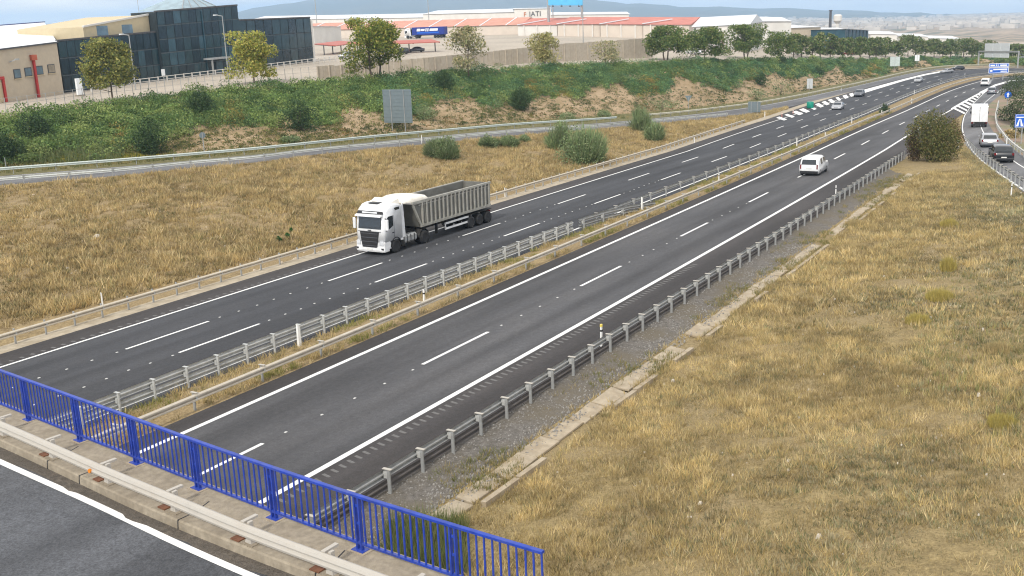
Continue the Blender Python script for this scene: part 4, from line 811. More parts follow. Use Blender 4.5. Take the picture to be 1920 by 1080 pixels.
def tipper(t):
    xt, xb, xr, z0, z1, w = -3.55, -4.55, -14.6, 1.36, 3.3, 1.26
    b = MB()
    for s in (-1, 1):
        b.hexa([(xb, s*w, z0), (xr, s*w, z0), (xr, s*(w-.06), z0), (xb, s*(w-.06), z0)], [(xt, s*w, z1), (xr, s*w, z1), (xr, s*(w-.06), z1), (xt, s*(w-.06), z1)])
    part('side_panel', b, MT['tip'], t)
    part('floor', MB().box(((xb+xr)/2, 0, z0+.03), (xb-xr, 2*w-.1, .08)), MT['tip'], t); part('front_panel', MB().hexa([(xb, -w, z0), (xb-.08, -w, z0), (xb-.08, w, z0), (xb, w, z0)][::-1], [(xt, -w, z1), (xt-.08, -w, z1), (xt-.08, w, z1), (xt, w, z1)][::-1]), MT['tip'], t)
    part('tailgate', MB().box((xr+.02, 0, (z0+z1)/2), (.1, 2*w+.04, z1-z0)), MT['tip'], t); part('load_cover', MB().hexa([(xt-.6, -w+.08, 2.4), (xr+.1, -w+.08, 2.4), (xr+.1, w-.08, 2.4), (xt-.6, w-.08, 2.4)], [(xt-.6, -w+.08, 2.9), (xr+.1, -w+.08, 2.72), (xr+.1, w-.08, 2.72), (xt-.6, w-.08, 2.9)]), MT['tipin'], t)
    for s in (-1, 1):
        part('top_rail', MB().box(((xt+xr)/2, s*(w+.03), z1-.02), (xt-xr+.1, .16, .16)), MT['tiprib'], t); part('bottom_rail', MB().box(((xb+xr)/2, s*(w+.02), z0+.08), (xb-xr, .14, .2)), MT['tiprib'], t); part('mid_rail', MB().box(((xt+xr)/2-.3, s*(w+.02), z1-.3), (xt-xr-1.0, .06, .06)), MT['tiprib'], t)
        for k in range(18):
            x = xb-.25-k*(xb-xr-.5)/17; part('rib', MB().box((x, s*(w+.055), (z0+z1)/2), (.13, .14, z1-z0-.2)), MT['tiprib'], t)
        part('front_brace', MB().bar((xt-.1, s*(w+.03), z1-.2), (xb-.05, s*(w+.03), z0+.1), .14, .14), MT['tiprib'], t); part('ladder', MB().box((xb-.55, s*(w+.06), 2.5), (.05, .05, 1.7)), MT['tiprib'], t)
        sg = part('side_guard', MB().box((-9.6, s*1.2, 1.02), (3.4, .05, .15)).box((-9.6, s*1.2, .62), (3.4, .05, .15)).box((-7.95, s*1.2, .82), (.12, .05, .5)), MT['white_car'], t)
        part('chassis_rail', MB().box((-9.7, s*.5, 1.12), (9.6, .14, .36)), MT['chassis'], t)
        for x in (-11.6, -12.9, -14.2): wheel(t, x, s*1.0, .5, 2.0)
        part('mudguard', MB().box((-12.9, s*1.0, 1.12), (3.9, .5, .05)), MT['chassis'], t); part('tail_light', MB().box((-14.75, s*.95, .95), (.1, .4, .15)), MT['lamp_r'], t); part('landing_leg', MB().box((-7.3, s*.8, .8), (.16, .16, .9)), MT['chassis'], t)
    part('rear_underrun', MB().box((-14.8, 0, .6), (.12, 2.4, .14)), MT['chassis'], t); part('tipping_ram', MB().lathe([(1.2, .16), (2.4, .16), (2.4, .12), (3.5, .12)], (-3.35, 0, 0), 'z', 12), MT['galv'], t)
    rows = []
    for x, zt_, ww in ((-2.75, 3.62, 1.0), (-3.0, 3.74, 1.2), (-3.7, 3.8, 1.32), (-4.8, 3.76, 1.36), (-5.5, 3.66, 1.36), (-5.75, 3.5, 1.34)):
        rows.append([(x, y*ww, z) for y, z in ((-1, 3.12+(.2 if x > -3.1 else 0)), (-1, zt_-.22), (-.8, zt_-.05), (-.3, zt_), (.3, zt_), (.8, zt_-.05), (1, zt_-.22), (1, 3.12+(.2 if x > -3.1 else 0)))])
    part('rolled_tarpaulin', MB().loft(rows), MT['tarp'], t, True)
X0 = 58.05; ty = 46.75+KH*X0*X0/2
trk = thing('tipper_truck', 'white cab lorry with ribbed grey tipper trailer approaching on the left carriageway', 'truck', (X0, ty, float(zr(X0, ty))), math.pi+KH*X0, 'vehicles on the motorway', rot=(0, GX+KV*X0, math.pi+KH*X0))
tractor(trk); tipper(trk)
# ================================================================== INDUSTRIAL ESTATE
def lift(P, py):
    """Height above P at which a vertical line from P reaches picture row py."""
    lo, hi = 0., 60.
    for _ in range(40):
        m = (lo+hi)/2
        if proj(P+np.array([0, 0, m]))[1] > py: lo = m
        else: hi = m
    return lo
def frame(P0, P1):
    u = P1-P0; u[2] = 0; L_ = np.linalg.norm(u); u = u/L_; n = np.array([-u[1], u[0], 0])
    if n@np.array([WW[0], WW[1], 0]) < 0: n = -n
    return L_, u, n
MT['facade'] = glassy('facade_glass_dark', (.012, .028, .038), .15, .3, .12); MT['facade2'] = glassy('facade_glass_teal', (.018, .045, .055), .15, .35, .15); MT['facade3'] = glassy('facade_glass_pale', (.03, .075, .10), .15, .4, .25); MT['mull'] = M('facade_mullion', (.05, .07, .08), .5); MT['core'] = M('facade_core', (.02, .03, .035), .6)
MT['beige'] = M('beige_wall', (.50, .425, .32), .85, .06, 1.5, dirt=(.42, .34, .26), dscale=.4, damt=.4); MT['cream'] = M('cream_wall', (.55, .46, .30), .85, .06, 1.5); MT['whiteroof'] = M('white_sheet_roof', (.66, .68, .70), .6, .05, .5); MT['whitewall'] = M('white_wall', (.66, .64, .60), .8, .05, .3, dirt=(.5, .46, .42), dscale=.2, damt=.3); MT['pale_beige'] = M('pale_beige_wall', (.60, .53, .455), .85, .06, .3, dirt=(.5, .42, .35), dscale=.2, damt=.4); MT['redroof'] = M('red_roof', (.50, .19, .15), .75, .14, .3); MT['pinkroof'] = M('faded_red_roof', (.55, .27, .20), .8, .12, .4); MT['redmetal'] = M('red_metal', (.45, .035, .03), .45, .1); MT['darktrim'] = M('dark_trim', (.07, .07, .075), .6); MT['winpane'] = glassy('window_pane', (.10, .16, .20), .1)
B0, B1 = yard(120, 174), yard(588, 116); Lf, fu, fn = frame(B0.copy(), B1.copy())
office = thing('office_building', 'dark glass office block with a central tower and a glass pyramid roof', 'office building', B0)
def fx(px):
    """Distance along the facade line for a picture column."""
    lo, hi = -.2, 1.2
    for _ in range(40):
        m = (lo+hi)/2
        if proj(B0+(B1-B0)*m)[0] < px: lo = m
        else: hi = m
    return lo*Lf
def fpt(s, off=0., z=0.): P = fu*s-fn*off; return np.array([P[0], P[1], (B1[2]-B0[2])*s/Lf+z])   # local to B0
def fh(s, py): P = B0+fpt(s); return lift(P, py)
sL, s1, s2, sR = 0., fx(303), fx(453), Lf
blocks = [('left_wing', sL, s1, fh(0, 78), fh(s1, 61), 13, 3, 0.), ('tower', s1, s2, fh(s1, 23), fh(s2, 11), 11, 5, .5), ('right_wing', s2, sR, fh(s2, 39), fh(sR, 33.5), 9, 3, 0.)]
for nm, a, c, ha, hc, ncol, nrow, off in blocks:
    top = lambda s: ha+(hc-ha)*(s-a)/(c-a)
    b_ = [fpt(a, off, -1), fpt(c, off, -1), fpt(c, -16, -1), fpt(a, -16, -1)]; t_ = [fpt(a, off, top(a)), fpt(c, off, top(c)), fpt(c, -16, top(c)), fpt(a, -16, top(a))]
    bk = -5 if nm == 'tower' else -16
    b_ = [fpt(a, off, -1), fpt(c, off, -1), fpt(c, bk, -1), fpt(a, bk, -1)]; t_ = [fpt(a, off, top(a)), fpt(c, off, top(c)), fpt(c, bk, top(c)), fpt(a, bk, top(a))]
    blk = part(nm, MB().hexa(b_, t_), MT['core'], office)
    for i in range(ncol):
        for j in range(nrow):
            x0 = a+(c-a)*(i+.04)/ncol; x1 = a+(c-a)*(i+.96)/ncol; f0, f1 = (j+.03)/nrow, (j+.97)/nrow; o_ = off+.06
            tl = RNG.normal(0, .012); q = [fpt(x0, o_+tl, top(x0)*f0+.1), fpt(x1, o_-tl, top(x1)*f0+.1), fpt(x1, o_-tl, top(x1)*f1), fpt(x0, o_+tl, top(x0)*f1)]
            part('glass_pane', MB().quad(*q), [MT['facade'], MT['facade'], MT['facade2'], MT['facade2'], MT['facade3']][RNG.integers(0, 5)], blk)
    part('parapet', MB().hexa([fpt(a, off+.12, top(a)), fpt(c, off+.12, top(c)), fpt(c, off-.4, top(c)), fpt(a, off-.4, top(a))], [fpt(a, off+.12, top(a)+.28), fpt(c, off+.12, top(c)+.28), fpt(c, off-.4, top(c)+.28), fpt(a, off-.4, top(a)+.28)]), MT['darktrim'], blk)
    for k in range(1, nrow): part('spandrel', MB().hexa([fpt(a, off+.1, top(a)*k/nrow-.08), fpt(c, off+.1, top(c)*k/nrow-.08), fpt(c, off, top(c)*k/nrow-.08), fpt(a, off, top(a)*k/nrow-.08)], [fpt(a, off+.1, top(a)*k/nrow+.08), fpt(c, off+.1, top(c)*k/nrow+.08), fpt(c, off, top(c)*k/nrow+.08), fpt(a, off, top(a)*k/nrow+.08)]), MT['mull'], blk)
part('end_wall', MB().hexa([fpt(sR, .25, -1), fpt(sR+.5, .25, -1), fpt(sR+.5, -16, -1), fpt(sR, -16, -1)], [fpt(sR, .25, fh(sR, 36)), fpt(sR+.5, .25, fh(sR, 36)), fpt(sR+.5, -16, fh(sR, 36)), fpt(sR, -16, fh(sR, 36))]), MT['whitewall'], office)
th = blocks[1][3]; pa, pc = fx(318)+7, fx(408)+4.5; apex = fpt((pa+pc)/2+2.2, -6, th+3.6); base = [fpt(pa, -.8, th+.3), fpt(pc, -.8, th+.3), fpt(pc, -11, th+.3), fpt(pa, -11, th+.3)]
pyr = part('pyramid_roof', MB().add(base+[apex], [(0, 1, 4), (1, 2, 4), (2, 3, 4), (3, 0, 4), (3, 2, 1, 0)]), glassy('roof_glass', (.2, .3, .35), .15, .4, .2), office)
for k in range(5):
    f = k/4; part('glazing_bar', MB().bar(base[0]*(1-f)+base[1]*f+np.array([0, 0, .05]), apex*.98+(base[0]*(1-f)+base[1]*f)*.02+np.array([0, 0, .05]), .1), MT['galv'], pyr)
s_ = fx(398); part('entrance_canopy', MB().hexa([fpt(s_-3, 2.5, 2.9), fpt(s_+3, 2.5, 2.9), fpt(s_+3, .5, 2.9), fpt(s_-3, .5, 2.9)], [fpt(s_-3, 2.5, 3.2), fpt(s_+3, 2.5, 3.2), fpt(s_+3, .5, 3.2), fpt(s_-3, .5, 3.2)]), MT['galv'], office)
for k in (-2.6, 2.6): part('canopy_column', MB().box(fpt(s_+k, 2.2, 1.4), (.25, .25, 3)), MT['galv'], office)
part('corner_strip', MB().bar(fpt(s1+(s2-s1)*.52, .62, 0), fpt(s1+(s2-s1)*.52, .62, th), .28, .12), MT['facade3'], office)  # upright pale strip near the middle of the tower front
# beige hall on the left
H0, H1 = yard(-260, 228), yard(119, 175.5); Lh, hu, hn = frame(H0.copy(), H1.copy()); hall = thing('beige_hall', 'beige warehouse with white roof and four small square windows beside the glass office', 'warehouse', H0)
def hpt(s, off=0., z=0.): P = hu*s-hn*off; return np.array([P[0], P[1], (H1[2]-H0[2])*s/Lh+z])
def hsx(px):
    lo, hi = -.2, 1.2
    for _ in range(40):
        m = (lo+hi)/2
        if proj(H0+(H1-H0)*m)[0] < px: lo = m
        else: hi = m
    return lo*Lh
def hz(px, py): return lift(H0+hpt(hsx(px)), py)
e0, e1 = hz(-260, 128), hz(119, 80)
part('wall', MB().hexa([hpt(0, 0, -1), hpt(Lh, 0, -1), hpt(Lh, -14, -1), hpt(0, -14, -1)], [hpt(0, 0, e0), hpt(Lh, 0, e1), hpt(Lh, -14, e1), hpt(0, -14, e0)]), MT['beige'], hall)
part('eaves', MB().bar(hpt(-.2, .12, e0+.05), hpt(Lh+.1, .12, e1+.05), .3, .22), MT['darktrim'], hall)
part('roof', MB().add([hpt(0, .1, e0+.12), hpt(Lh, .1, e1+.12), hpt(Lh+38, -30, e1+3.2), hpt(0, -30, e0+2.8), hpt(Lh+38, -56, e1+.2), hpt(0, -52, e0)], [(0, 1, 2, 3), (3, 2, 4, 5)]), MT['whiteroof'], hall)
part('ridge_cap', MB().bar(hpt(0, -30, e0+2.85), hpt(Lh+38, -30, e1+3.25), .4, .2), M('ridge_blue', (.05, .06, .2), .5), hall)
for (x0, x1, yt, yb) in ((33, 46, 129.5, 147), (53.5, 66.5, 126.5, 143), (74.5, 87.5, 123.5, 140), (96.5, 109.5, 120.5, 137)):
    a, c = hsx(x0), hsx(x1); z0, z1 = hz((x0+x1)/2, yb), hz((x0+x1)/2, yt)
    w_ = part('window', MB().hexa([hpt(a, .06, z0), hpt(c, .06, z0), hpt(c, -.1, z0), hpt(a, -.1, z0)], [hpt(a, .06, z1), hpt(c, .06, z1), hpt(c, -.1, z1), hpt(a, -.1, z1)]), MT['darktrim'], hall); d = .12
    part('pane', MB().quad(hpt(a+d, .08, z0+d), hpt(c-d, .08, z0+d), hpt(c-d, .08, z1-d), hpt(a+d, .08, z1-d)), [MT['winpane'], MT['winpane'], MT['winpane'], MT['conc']][[33, 53.5, 74.5, 96.5].index(x0)], w_)
    part('sill', MB().hexa([hpt(a-.1, .18, z0-.12), hpt(c+.1, .18, z0-.12), hpt(c+.1, 0, z0-.12), hpt(a-.1, 0, z0-.12)], [hpt(a-.1, .18, z0-.01), hpt(c+.1, .18, z0-.01), hpt(c+.1, 0, z0-.01), hpt(a-.1, 0, z0-.01)]), MT['cream'], w_)
a = hsx(70); part('red_downpipe', MB().bar(hpt(a, .3, -.1), hpt(a, .3, hz(69, 107)), .36, .3), MT['redmetal'], hall); part('red_hopper', MB().box(hpt(a, .3, hz(69, 108)), (.9, .7, .8)), M('rust_red', (.42, .1, .05), .6), hall)
a = hsx(10); part('door_frame', MB().bar(hpt(a, .15, -.3), hpt(a, .15, hz(10, 146)), .4, .35).bar(hpt(a-6, .15, hz(5, 147)), hpt(a+.2, .15, hz(10, 146)), .4, .4), MT['redmetal'], hall); part('loading_door', MB().quad(hpt(a-6, .05, -.2), hpt(a-.2, .05, -.2), hpt(a-.2, .05, hz(9, 148)), hpt(a-6, .05, hz(3, 148))), MT['cream'], hall)
a = hsx(27); part('wall_lamp', MB().bar(hpt(a, .1, hz(25, 117)), hpt(a+.5, .9, hz(28, 112)), .14).box(hpt(a+.7, 1.0, hz(28, 112)), (.5, .35, .25)), MT['galv'], hall)
C0, C1 = B0+fpt(fx(182), -1.2), B0+fpt(s1+.2, -1.2); Lc, cu, cn = frame(C0.copy(), C1.copy()); cb = thing('cream_block', 'cream upper block rising behind the left wing of the glass office', 'building', C0)
z0, z1 = lift(C0, 51), lift(C1, 28); part('wall', MB().hexa([(0, 0, -1), C1-C0+[0, 0, -1], C1-C0+cn*14+[0, 0, -1], cn*14+[0, 0, -1]], [np.array([0, 0, z0]), C1-C0+[0, 0, z1], C1-C0+cn*14+[0, 0, z1], cn*14+[0, 0, z0]]), MT['cream'], cb); part('coping', MB().bar((0, 0, z0+.1), C1-C0+[0, 0, z1+.1], .4, .3), MT['whitewall'], cb)
for f in (.25, .62): part('window', MB().box((C1-C0)*f-cn*.05+[0, 0, (z0+z1)/2-1.5], (2.4, .3, 1.6)), MT['winpane'], cb)
# generic halls
def hallbox(name, label, px0, px1, d0, d1, yt0, yt1, deep, wall, roof, cat='warehouse', ridge=1.2, group='distant warehouses', band=None, yb=None, zoff=0):
    P0 = yard_d(px0, d0) if yb is None else yard(px0, yb[0]); P1 = yard_d(px1, d1) if yb is None else yard(px1, yb[1]); L_, u, n = frame(P0.copy(), P1.copy()); t = thing(name, label, cat, P0, group=group)
    h0, h1 = lift(P0, yt0), lift(P1, yt1); D = P1-P0; up = lambda z: np.array([0, 0, z])
    part('wall', MB().hexa([up(-2), D+up(-2), D+n*deep+up(-2), n*deep+up(-2)], [up(h0), D+up(h1), D+n*deep+up(h1), n*deep+up(h0)]), wall, t)
    e = .5; part('roof', MB().add([-u*e-n*e+up(h0+.1), D+u*e-n*e+up(h1+.1), D+u*e+n*deep/2+up(h1+ridge), -u*e+n*deep/2+up(h0+ridge), D+u*e+n*(deep+e)+up(h1+.1), -u*e+n*(deep+e)+up(h0+.1)], [(0, 1, 2, 3), (3, 2, 4, 5), (0, 3, 5), (1, 4, 2)]), roof, t)
    if band: part('fascia', MB().bar(-n*.3+up(h0-.3), D-n*.3+up(h1-.3), .3, band[1]), band[0], t)
    return t, P0, u, n, L_, (h0+h1)/2, D
hallbox('white_shed', 'small plain white shed at the right end of the glass office', 590, 641, 0, 0, 50, 50, 10, MT['whitewall'], MT['whiteroof'], ridge=.3, yb=(84, 79))
r = hallbox('red_roof_hall', 'long low hall with faded red roof behind the parked blue lorry', 560, 975, 430, 400, 58, 47, 26, MT['pale_beige'], MT['pinkroof'], ridge=2.6)
for k in range(9): part('roof_rib', MB().bar(r[6]*(k+.5)/9-r[3]*.4+[0, 0, r[5]+.15], r[6]*(k+.5)/9+r[3]*13+[0, 0, r[5]+2.7], .5, .25), MT['whiteroof'], r[0])
hallbox('white_hall', 'low white roofed hall on the skyline left of the lorry', 470, 800, 560, 520, 38, 33, 30, MT['whitewall'], MT['whiteroof'], ridge=1.8); r = hallbox('white_hall', 'bright white stepped hall on the skyline behind the lorry', 795, 968, 500, 480, 27, 23, 30, MT['whitewall'], MT['whiteroof'], ridge=1.5)
part('rooftop_unit', MB().box(r[6]*.08+r[3]*4+[0, 0, r[5]-1.2], (6, 4, 2.2)), MT['darktrim'], r[0])
r = hallbox('lettered_hall', 'pale hall with dark company lettering left of the blue billboard', 966, 1034, 470, 470, 17, 16, 26, MT['whitewall'], MT['whiteroof'], ridge=.4)
for tx, f, sz, mt_ in (('F', .25, 2.6, M('letter_orange', (.5, .13, .02), .6)), ('JATI', .40, 3.0, MT['darktrim'])):
    cu_ = bpy.data.curves.new('lettering', 'FONT'); cu_.body = tx; cu_.size = sz; cu_.extrude = .05; me = cu_.id_data
    to = bpy.data.objects.new('lettering', cu_); COL.objects.link(to); bpy.context.view_layer.update(); mesh = bpy.data.meshes.new_from_object(to.evaluated_get(bpy.context.evaluated_depsgraph_get())); bpy.data.objects.remove(to)
    o = link('lettering', mesh, mt_, r[0], r[6]*f-r[3]*.15+np.array([0, 0, r[5]-3.2]), (math.pi/2, 0, math.atan2(r[2][1], r[2][0])))
for k, (x0, x1, y0, y1, lb) in enumerate(((972, 1045, 48, 47, 'red roofed hall with pale wall below the lettered hall'), (1046, 1125, 46, 46, 'red roofed hall with pale wall behind the billboard posts'), (1126, 1205, 46, 46.5, 'red roofed hall with white gable stripes right of the billboard'), (1206, 1292, 46.5, 47, 'red roofed hall next to the white hall with the red door'))):
    r = hallbox('red_roof_hall', lb, x0, x1, 385-k*8, 380-k*8, y0, y1, 34, MT['pale_beige'] if k else MT['whitewall'], MT['redroof'], ridge=2.2)
    part('verge_strip', MB().bar(-r[3]*.5+[0, 0, r[5]+.2], r[6]*.5-r[3]*.3+r[3]*10+[0, 0, r[5]+1.7], .7, .25), MT['whiteroof'], r[0])
    for j in range(3): part('pilaster', MB().box(r[6]*(j+.5)/3-r[3]*.2+[0, 0, r[5]/2], (.4, .4, r[5])), MT['whitewall'], r[0])
hallbox('white_hall', 'long white roofed hall on the skyline right of the billboard', 1035, 1180, 520, 520, 28, 27, 30, MT['whitewall'], MT['whiteroof'], ridge=1.2)
r = hallbox('white_hall', 'white hall with a dark red door behind the roadside trees', 1299, 1402, 325, 320, 51, 46, 30, MT['whitewall'], MT['whiteroof'], ridge=2.6)
part('red_door', MB().box(r[6]*.55-r[3]*.15+[0, 0, 2.6], (2.4, .2, 4.6)), M('dark_red_door', (.2, .02, .02), .6), r[0])
for f in (.04, .2, .9): part('vent', MB().box(r[6]*f-r[3]*.2+[0, 0, r[5]-2.2], (1.4, .4, 1.2)), MT['darktrim'], r[0])
hallbox('white_hall', 'white hall with sloping roof between the trees, right of the red door', 1404, 1482, 360, 365, 41, 40, 34, MT['whitewall'], MT['whiteroof'], ridge=1.6)
r = hallbox('beige_block', 'beige block with a row of small dark windows behind the tree row', 1472, 1537, 400, 410, 53, 51, 26, MT['beige'], MT['whiteroof'], ridge=.8)
for k in range(5): part('window', MB().box(r[6]*(k+.7)/5.4-r[3]*.1+[0, 0, r[5]-4.0], (1.5, .3, 1.5)), MT['darktrim'], r[0])
hallbox('white_hall', 'white block left of the small glass block behind the tree row', 1530, 1582, 420, 420, 56, 56, 26, MT['whitewall'], MT['whiteroof'], ridge=.6)
r = hallbox('glass_block', 'small teal glass block above the far tree row', 1583, 1626, 400, 420, 55, 57, 16, MT['facade3'], MT['galv'], ridge=.2, cat='office building')
for k in range(7): part('mullion', MB().box(r[6]*k/6.5-r[3]*.1+[0, 0, r[5]/2], (.3, .2, r[5])), MT['mull'], r[0])
for k, (x0, x1, y, d, lb) in enumerate(((1632, 1682, 64, 520, 'white shed behind the far tree row, next to the small glass block'), (1690, 1740, 68, 540, 'white shed in the middle of the far tree row'), (1745, 1800, 72, 560, 'white shed at the right end of the far tree row'), (1430, 1475, 37, 480, 'pale hall roof on the skyline above the white halls'))): hallbox('white_shed', lb, x0, x1, d, d, y, y+1, 26, MT['whitewall'], MT['whiteroof'], ridge=1.2)
P = yard_d(1556, 560); t = thing('chimney_stack', 'thin dark chimney on the skyline above the white halls', 'chimney', P); part('shaft', MB().tube([(0, 0, 0), (0, 0, lift(P, 21))], [.9, .6], 10), MT['darktrim'], t); part('rim', MB().lathe([(0, .9), (.6, .9)], (0, 0, lift(P, 21)), 'z', 10), MT['darktrim'], t)
P = yard_d(1570, 600); h = lift(P, 27); t = thing('water_tower', 'slim white water tower on the skyline', 'tower', P); part('shaft', MB().tube([(0, 0, 0), (0, 0, h-4)], 1.0, 10), MT['whitewall'], t); part('tank', MB().lathe([(h-5, 1), (h-3.4, 2.3), (h-.6, 2.3), (h, 1.4)], (0, 0, 0), 'z', 14), MT['whitewall'], t)
# billboard
P0, P1 = yard(1030, 66), yard(1094, 66); L_, u, n = frame(P0.copy(), P1.copy()); bbz = lift(P0, 10); t = thing('billboard', 'light blue billboard on tall posts cut by the top of the picture', 'billboard', P0)
part('panel', MB().hexa([np.array([0, 0, bbz]), P1-P0+[0, 0, bbz], P1-P0+n*.5+[0, 0, bbz], n*.5+[0, 0, bbz]], [np.array([0, 0, bbz+9]), P1-P0+[0, 0, bbz+9], P1-P0+n*.5+[0, 0, bbz+9], n*.5+[0, 0, bbz+9]]), M('billboard_blue', (.10, .45, .75), .5, .1, .4), t)
for f in (.0, .98): part('post', MB().bar((P1-P0)*f+n*.8+[0, 0, -.5], (P1-P0)*f+n*.8+[0, 0, bbz+9], .7, .7), MT['galv'], t)
for k in range(4): part('spotlight', MB().bar((P1-P0)*(k+.5)/4-n*1.2+[0, 0, bbz-.3], (P1-P0)*(k+.5)/4+[0, 0, bbz+.2], .12).box((P1-P0)*(k+.5)/4-n*1.2+[0, 0, bbz-.3], (.5, .5, .4)), MT['darktrim'], t)
# lamp posts
def lamp(label, px, pyb, pyt, r0=.11, arm=1.0, P=None):
    P = yard(px, pyb) if P is None else P; h = lift(P, pyt); t = thing('lamp_post', label, 'lamp post', P, group='lamp posts'); part('pole', MB().tube([(0, 0, -.1), (0, 0, h)], [r0, r0*.6], 8), MT['galv'], t)
    a = -RR*arm if arm else np.zeros(3)
    if arm: part('arm', MB().bar((0, 0, h), a+[0, 0, h+.15], .1), MT['galv'], t); part('lamp_head', MB().box(a*1.15+np.array([0, 0, h+.15]), (.7, .35, .16)), MT['signwhite'], t)
    return t
lamp('slim lamp post in front of the left wing of the glass office', 254, 168, 66); lamp('slim lamp post in front of the glass tower', 429, 152, 30); lamp('tall thin pole standing behind the parked blue lorry', 806, 62, -20, .2, 0); lamp('grey pole left of the billboard post', 1038, 64, -20, .25, 0); lamp('pale pole rising behind the right end of the glass office', 596, 66, -25, .22, 0)
lamp('lamp post standing by the concrete panel fence below the billboard', 1094, 108, 20, .14, 0); lamp('thin mast on the skyline above the cream block', 270, 120, -20, .08, 0, P=yard_d(270, 300))
# concrete panel fence
fpx = np.arange(596, 1228, 11.); ftop = [(590, 124), (640, 122), (760, 112), (913, 97), (960, 92), (1043, 83), (1218, 71.5), (1240, 70)]
fen = thing('panel_fence', 'beige concrete panel fence behind the shrubs along the estate yard', 'fence', yard(596, ip(CR_, 596)-4)); o0 = np.array(fen.location)
fp = [yard(p, float(ip(CR_, p))-5-(p-596)*.004) for p in fpx]; fh_ = [lift(q, float(ip(ftop, p))) for p, q in zip(fpx, fp)]
MT['panel'] = M('fence_concrete', (.43, .375, .30), .9, .1, 2, dirt=(.32, .27, .21), dscale=.7, damt=.5)
for k in range(len(fpx)-1):
    a, c = fp[k]-o0, fp[k+1]-o0; hm_ = (fh_[k]+fh_[k+1])/2+RNG.normal(0, .03); d = (c-a)/np.linalg.norm(c-a); n = np.array([-d[1], d[0], 0])
    if n@WW > 0: n = -n
    s = RNG.uniform(0, .05); aa, cc = a+d*.05, c-d*.05
    part('panel', MB().hexa([aa+n*s+[0, 0, -1], cc+n*s+[0, 0, -1], cc-n*.12+[0, 0, -1], aa-n*.12+[0, 0, -1]], [aa+n*s+[0, 0, hm_], cc+n*s+[0, 0, hm_], cc-n*.12+[0, 0, hm_], aa-n*.12+[0, 0, hm_]]), MT['panel'], fen)
    if k % 2 == 0: part('fence_post', MB().bar(a+n*.08+[0, 0, -1], a+n*.08+[0, 0, fh_[k]+.06], .22, .22), MT['panel'], fen)
# wire fence and kerb along the crest on the left
wf = thing('wire_fence', 'thin wire mesh fence on slim posts along the pavement above the left bank', 'fence', yard(-150, float(ip(CR_, -150))-10)); o0 = np.array(wf.location)
wpx = np.concatenate([np.arange(-150, 160, 17), np.arange(160, 640, 15)]); wp = [yard(p, float(ip(CR_, p))-8)-o0 for p in wpx]
for q in wp: part('post', MB().tube([q+[0, 0, -.1], q+[0, 0, 1.9]], .045, 6), MT['galv'], wf)
for hgt in (.15, 1.0, 1.85): part('wire', MB().tube([q+[0, 0, hgt] for q in wp], .018, 4), MT['galv'], wf)
kbp = [yard(p, float(ip(CR_, p))-3) for p in np.arange(-200, 300, 20)]; kbt = MB(); kbt.loft([[q+np.array([0, 0, -.2]), q+np.array([0, 0, .12]), q+np.array([.5, .6, .12]), q+np.array([.5, .6, -.2])] for q in kbp]); structure('pavement_kerb', kbt, MT['conc_d'])
tf = thing('tube_fence', 'white tubular fence on short posts in front of the glass office', 'fence', B0); tp = [fpt(s, 5., 0) for s in np.linspace(.5, Lf+1, 34)]
for q in tp: part('post', MB().box(q+np.array([0, 0, .55]), (.16, .16, 1.3)), MT['whitewall'], tf)
for hgt in (.62, 1.12): part('rail', MB().tube([q+[0, 0, hgt] for q in tp], .055, 6), MT['whitewall'], tf)
P = yard(150, 180); t = thing('sign_totem', 'tall white totem standing at the fence before the glass office', 'totem', P); part('slab', MB().box((0, 0, lift(P, 147)/2), (1.0, .35, lift(P, 147))), MT['signwhite'], t, bevel=.03); part('foot', MB().box((0, 0, .1), (1.3, .7, .2)), MT['conc'], t)
P = yard(308, 157); t = thing('notice_post', 'small white notice on a post before the glass office', 'sign', P); part('post', MB().tube([(0, 0, 0), (0, 0, 1.4)], .06, 6), MT['galv'], t); part('board', MB().box((0, 0, 1.9), (.7, .08, 1.1)), MT['signwhite'], t)
# carports and parked vehicles
def carport(label, px0, px1, py, hgt, group='carports'):
    P0, P1 = yard(px0, py), yard(px1, py-7); L_, u, n = frame(P0.copy(), P1.copy()); t = thing('carport', label, 'carport', P0, group=group); D = P1-P0
    part('canopy', MB().hexa([-n*1.5+[0, 0, hgt-.35], D-n*1.5+[0, 0, hgt-.35], D+n*4.5+[0, 0, hgt+.25], n*4.5+[0, 0, hgt+.25]], [-n*1.5+[0, 0, hgt-.15], D-n*1.5+[0, 0, hgt-.15], D+n*4.5+[0, 0, hgt+.45], n*4.5+[0, 0, hgt+.45]]), M('carport_red', (.42, .12, .09), .6, .1, .5), t)
    for k in range(int(L_/6)+1): part('column', MB().bar(D*k/int(L_/6)+n*2+[0, 0, -.2], D*k/int(L_/6)+n*2+[0, 0, hgt], .2, .2), MT['darktrim'], t); part('bracket', MB().bar(D*k/int(L_/6)-n*1.2+[0, 0, hgt-.4], D*k/int(L_/6)+n*4.2+[0, 0, hgt+.2], .14, .14), MT['darktrim'], t)
    return n
n = carport('red roofed carport with dark posts beside the yellow green tree', 672, 822, 104, 2.7); carport('red carport canopy left of the yellow green tree', 622, 668, 103, 2.5)
cpg = 'cars parked in the yard'
P = yard(752, 102); car('suv', 'dark car parked under the red carport, left one', P, 2.2, MT['black_car'], cpg); P = yard(780, 98); car('sedan', 'dark car parked under the red carport, right one', P, 2.2, MT['grey_car'], cpg); P = yard(651, 109); car('hatch', 'silver car parked in the open left of the yellow green tree', P, 2.4, MT['silver_car'], cpg)
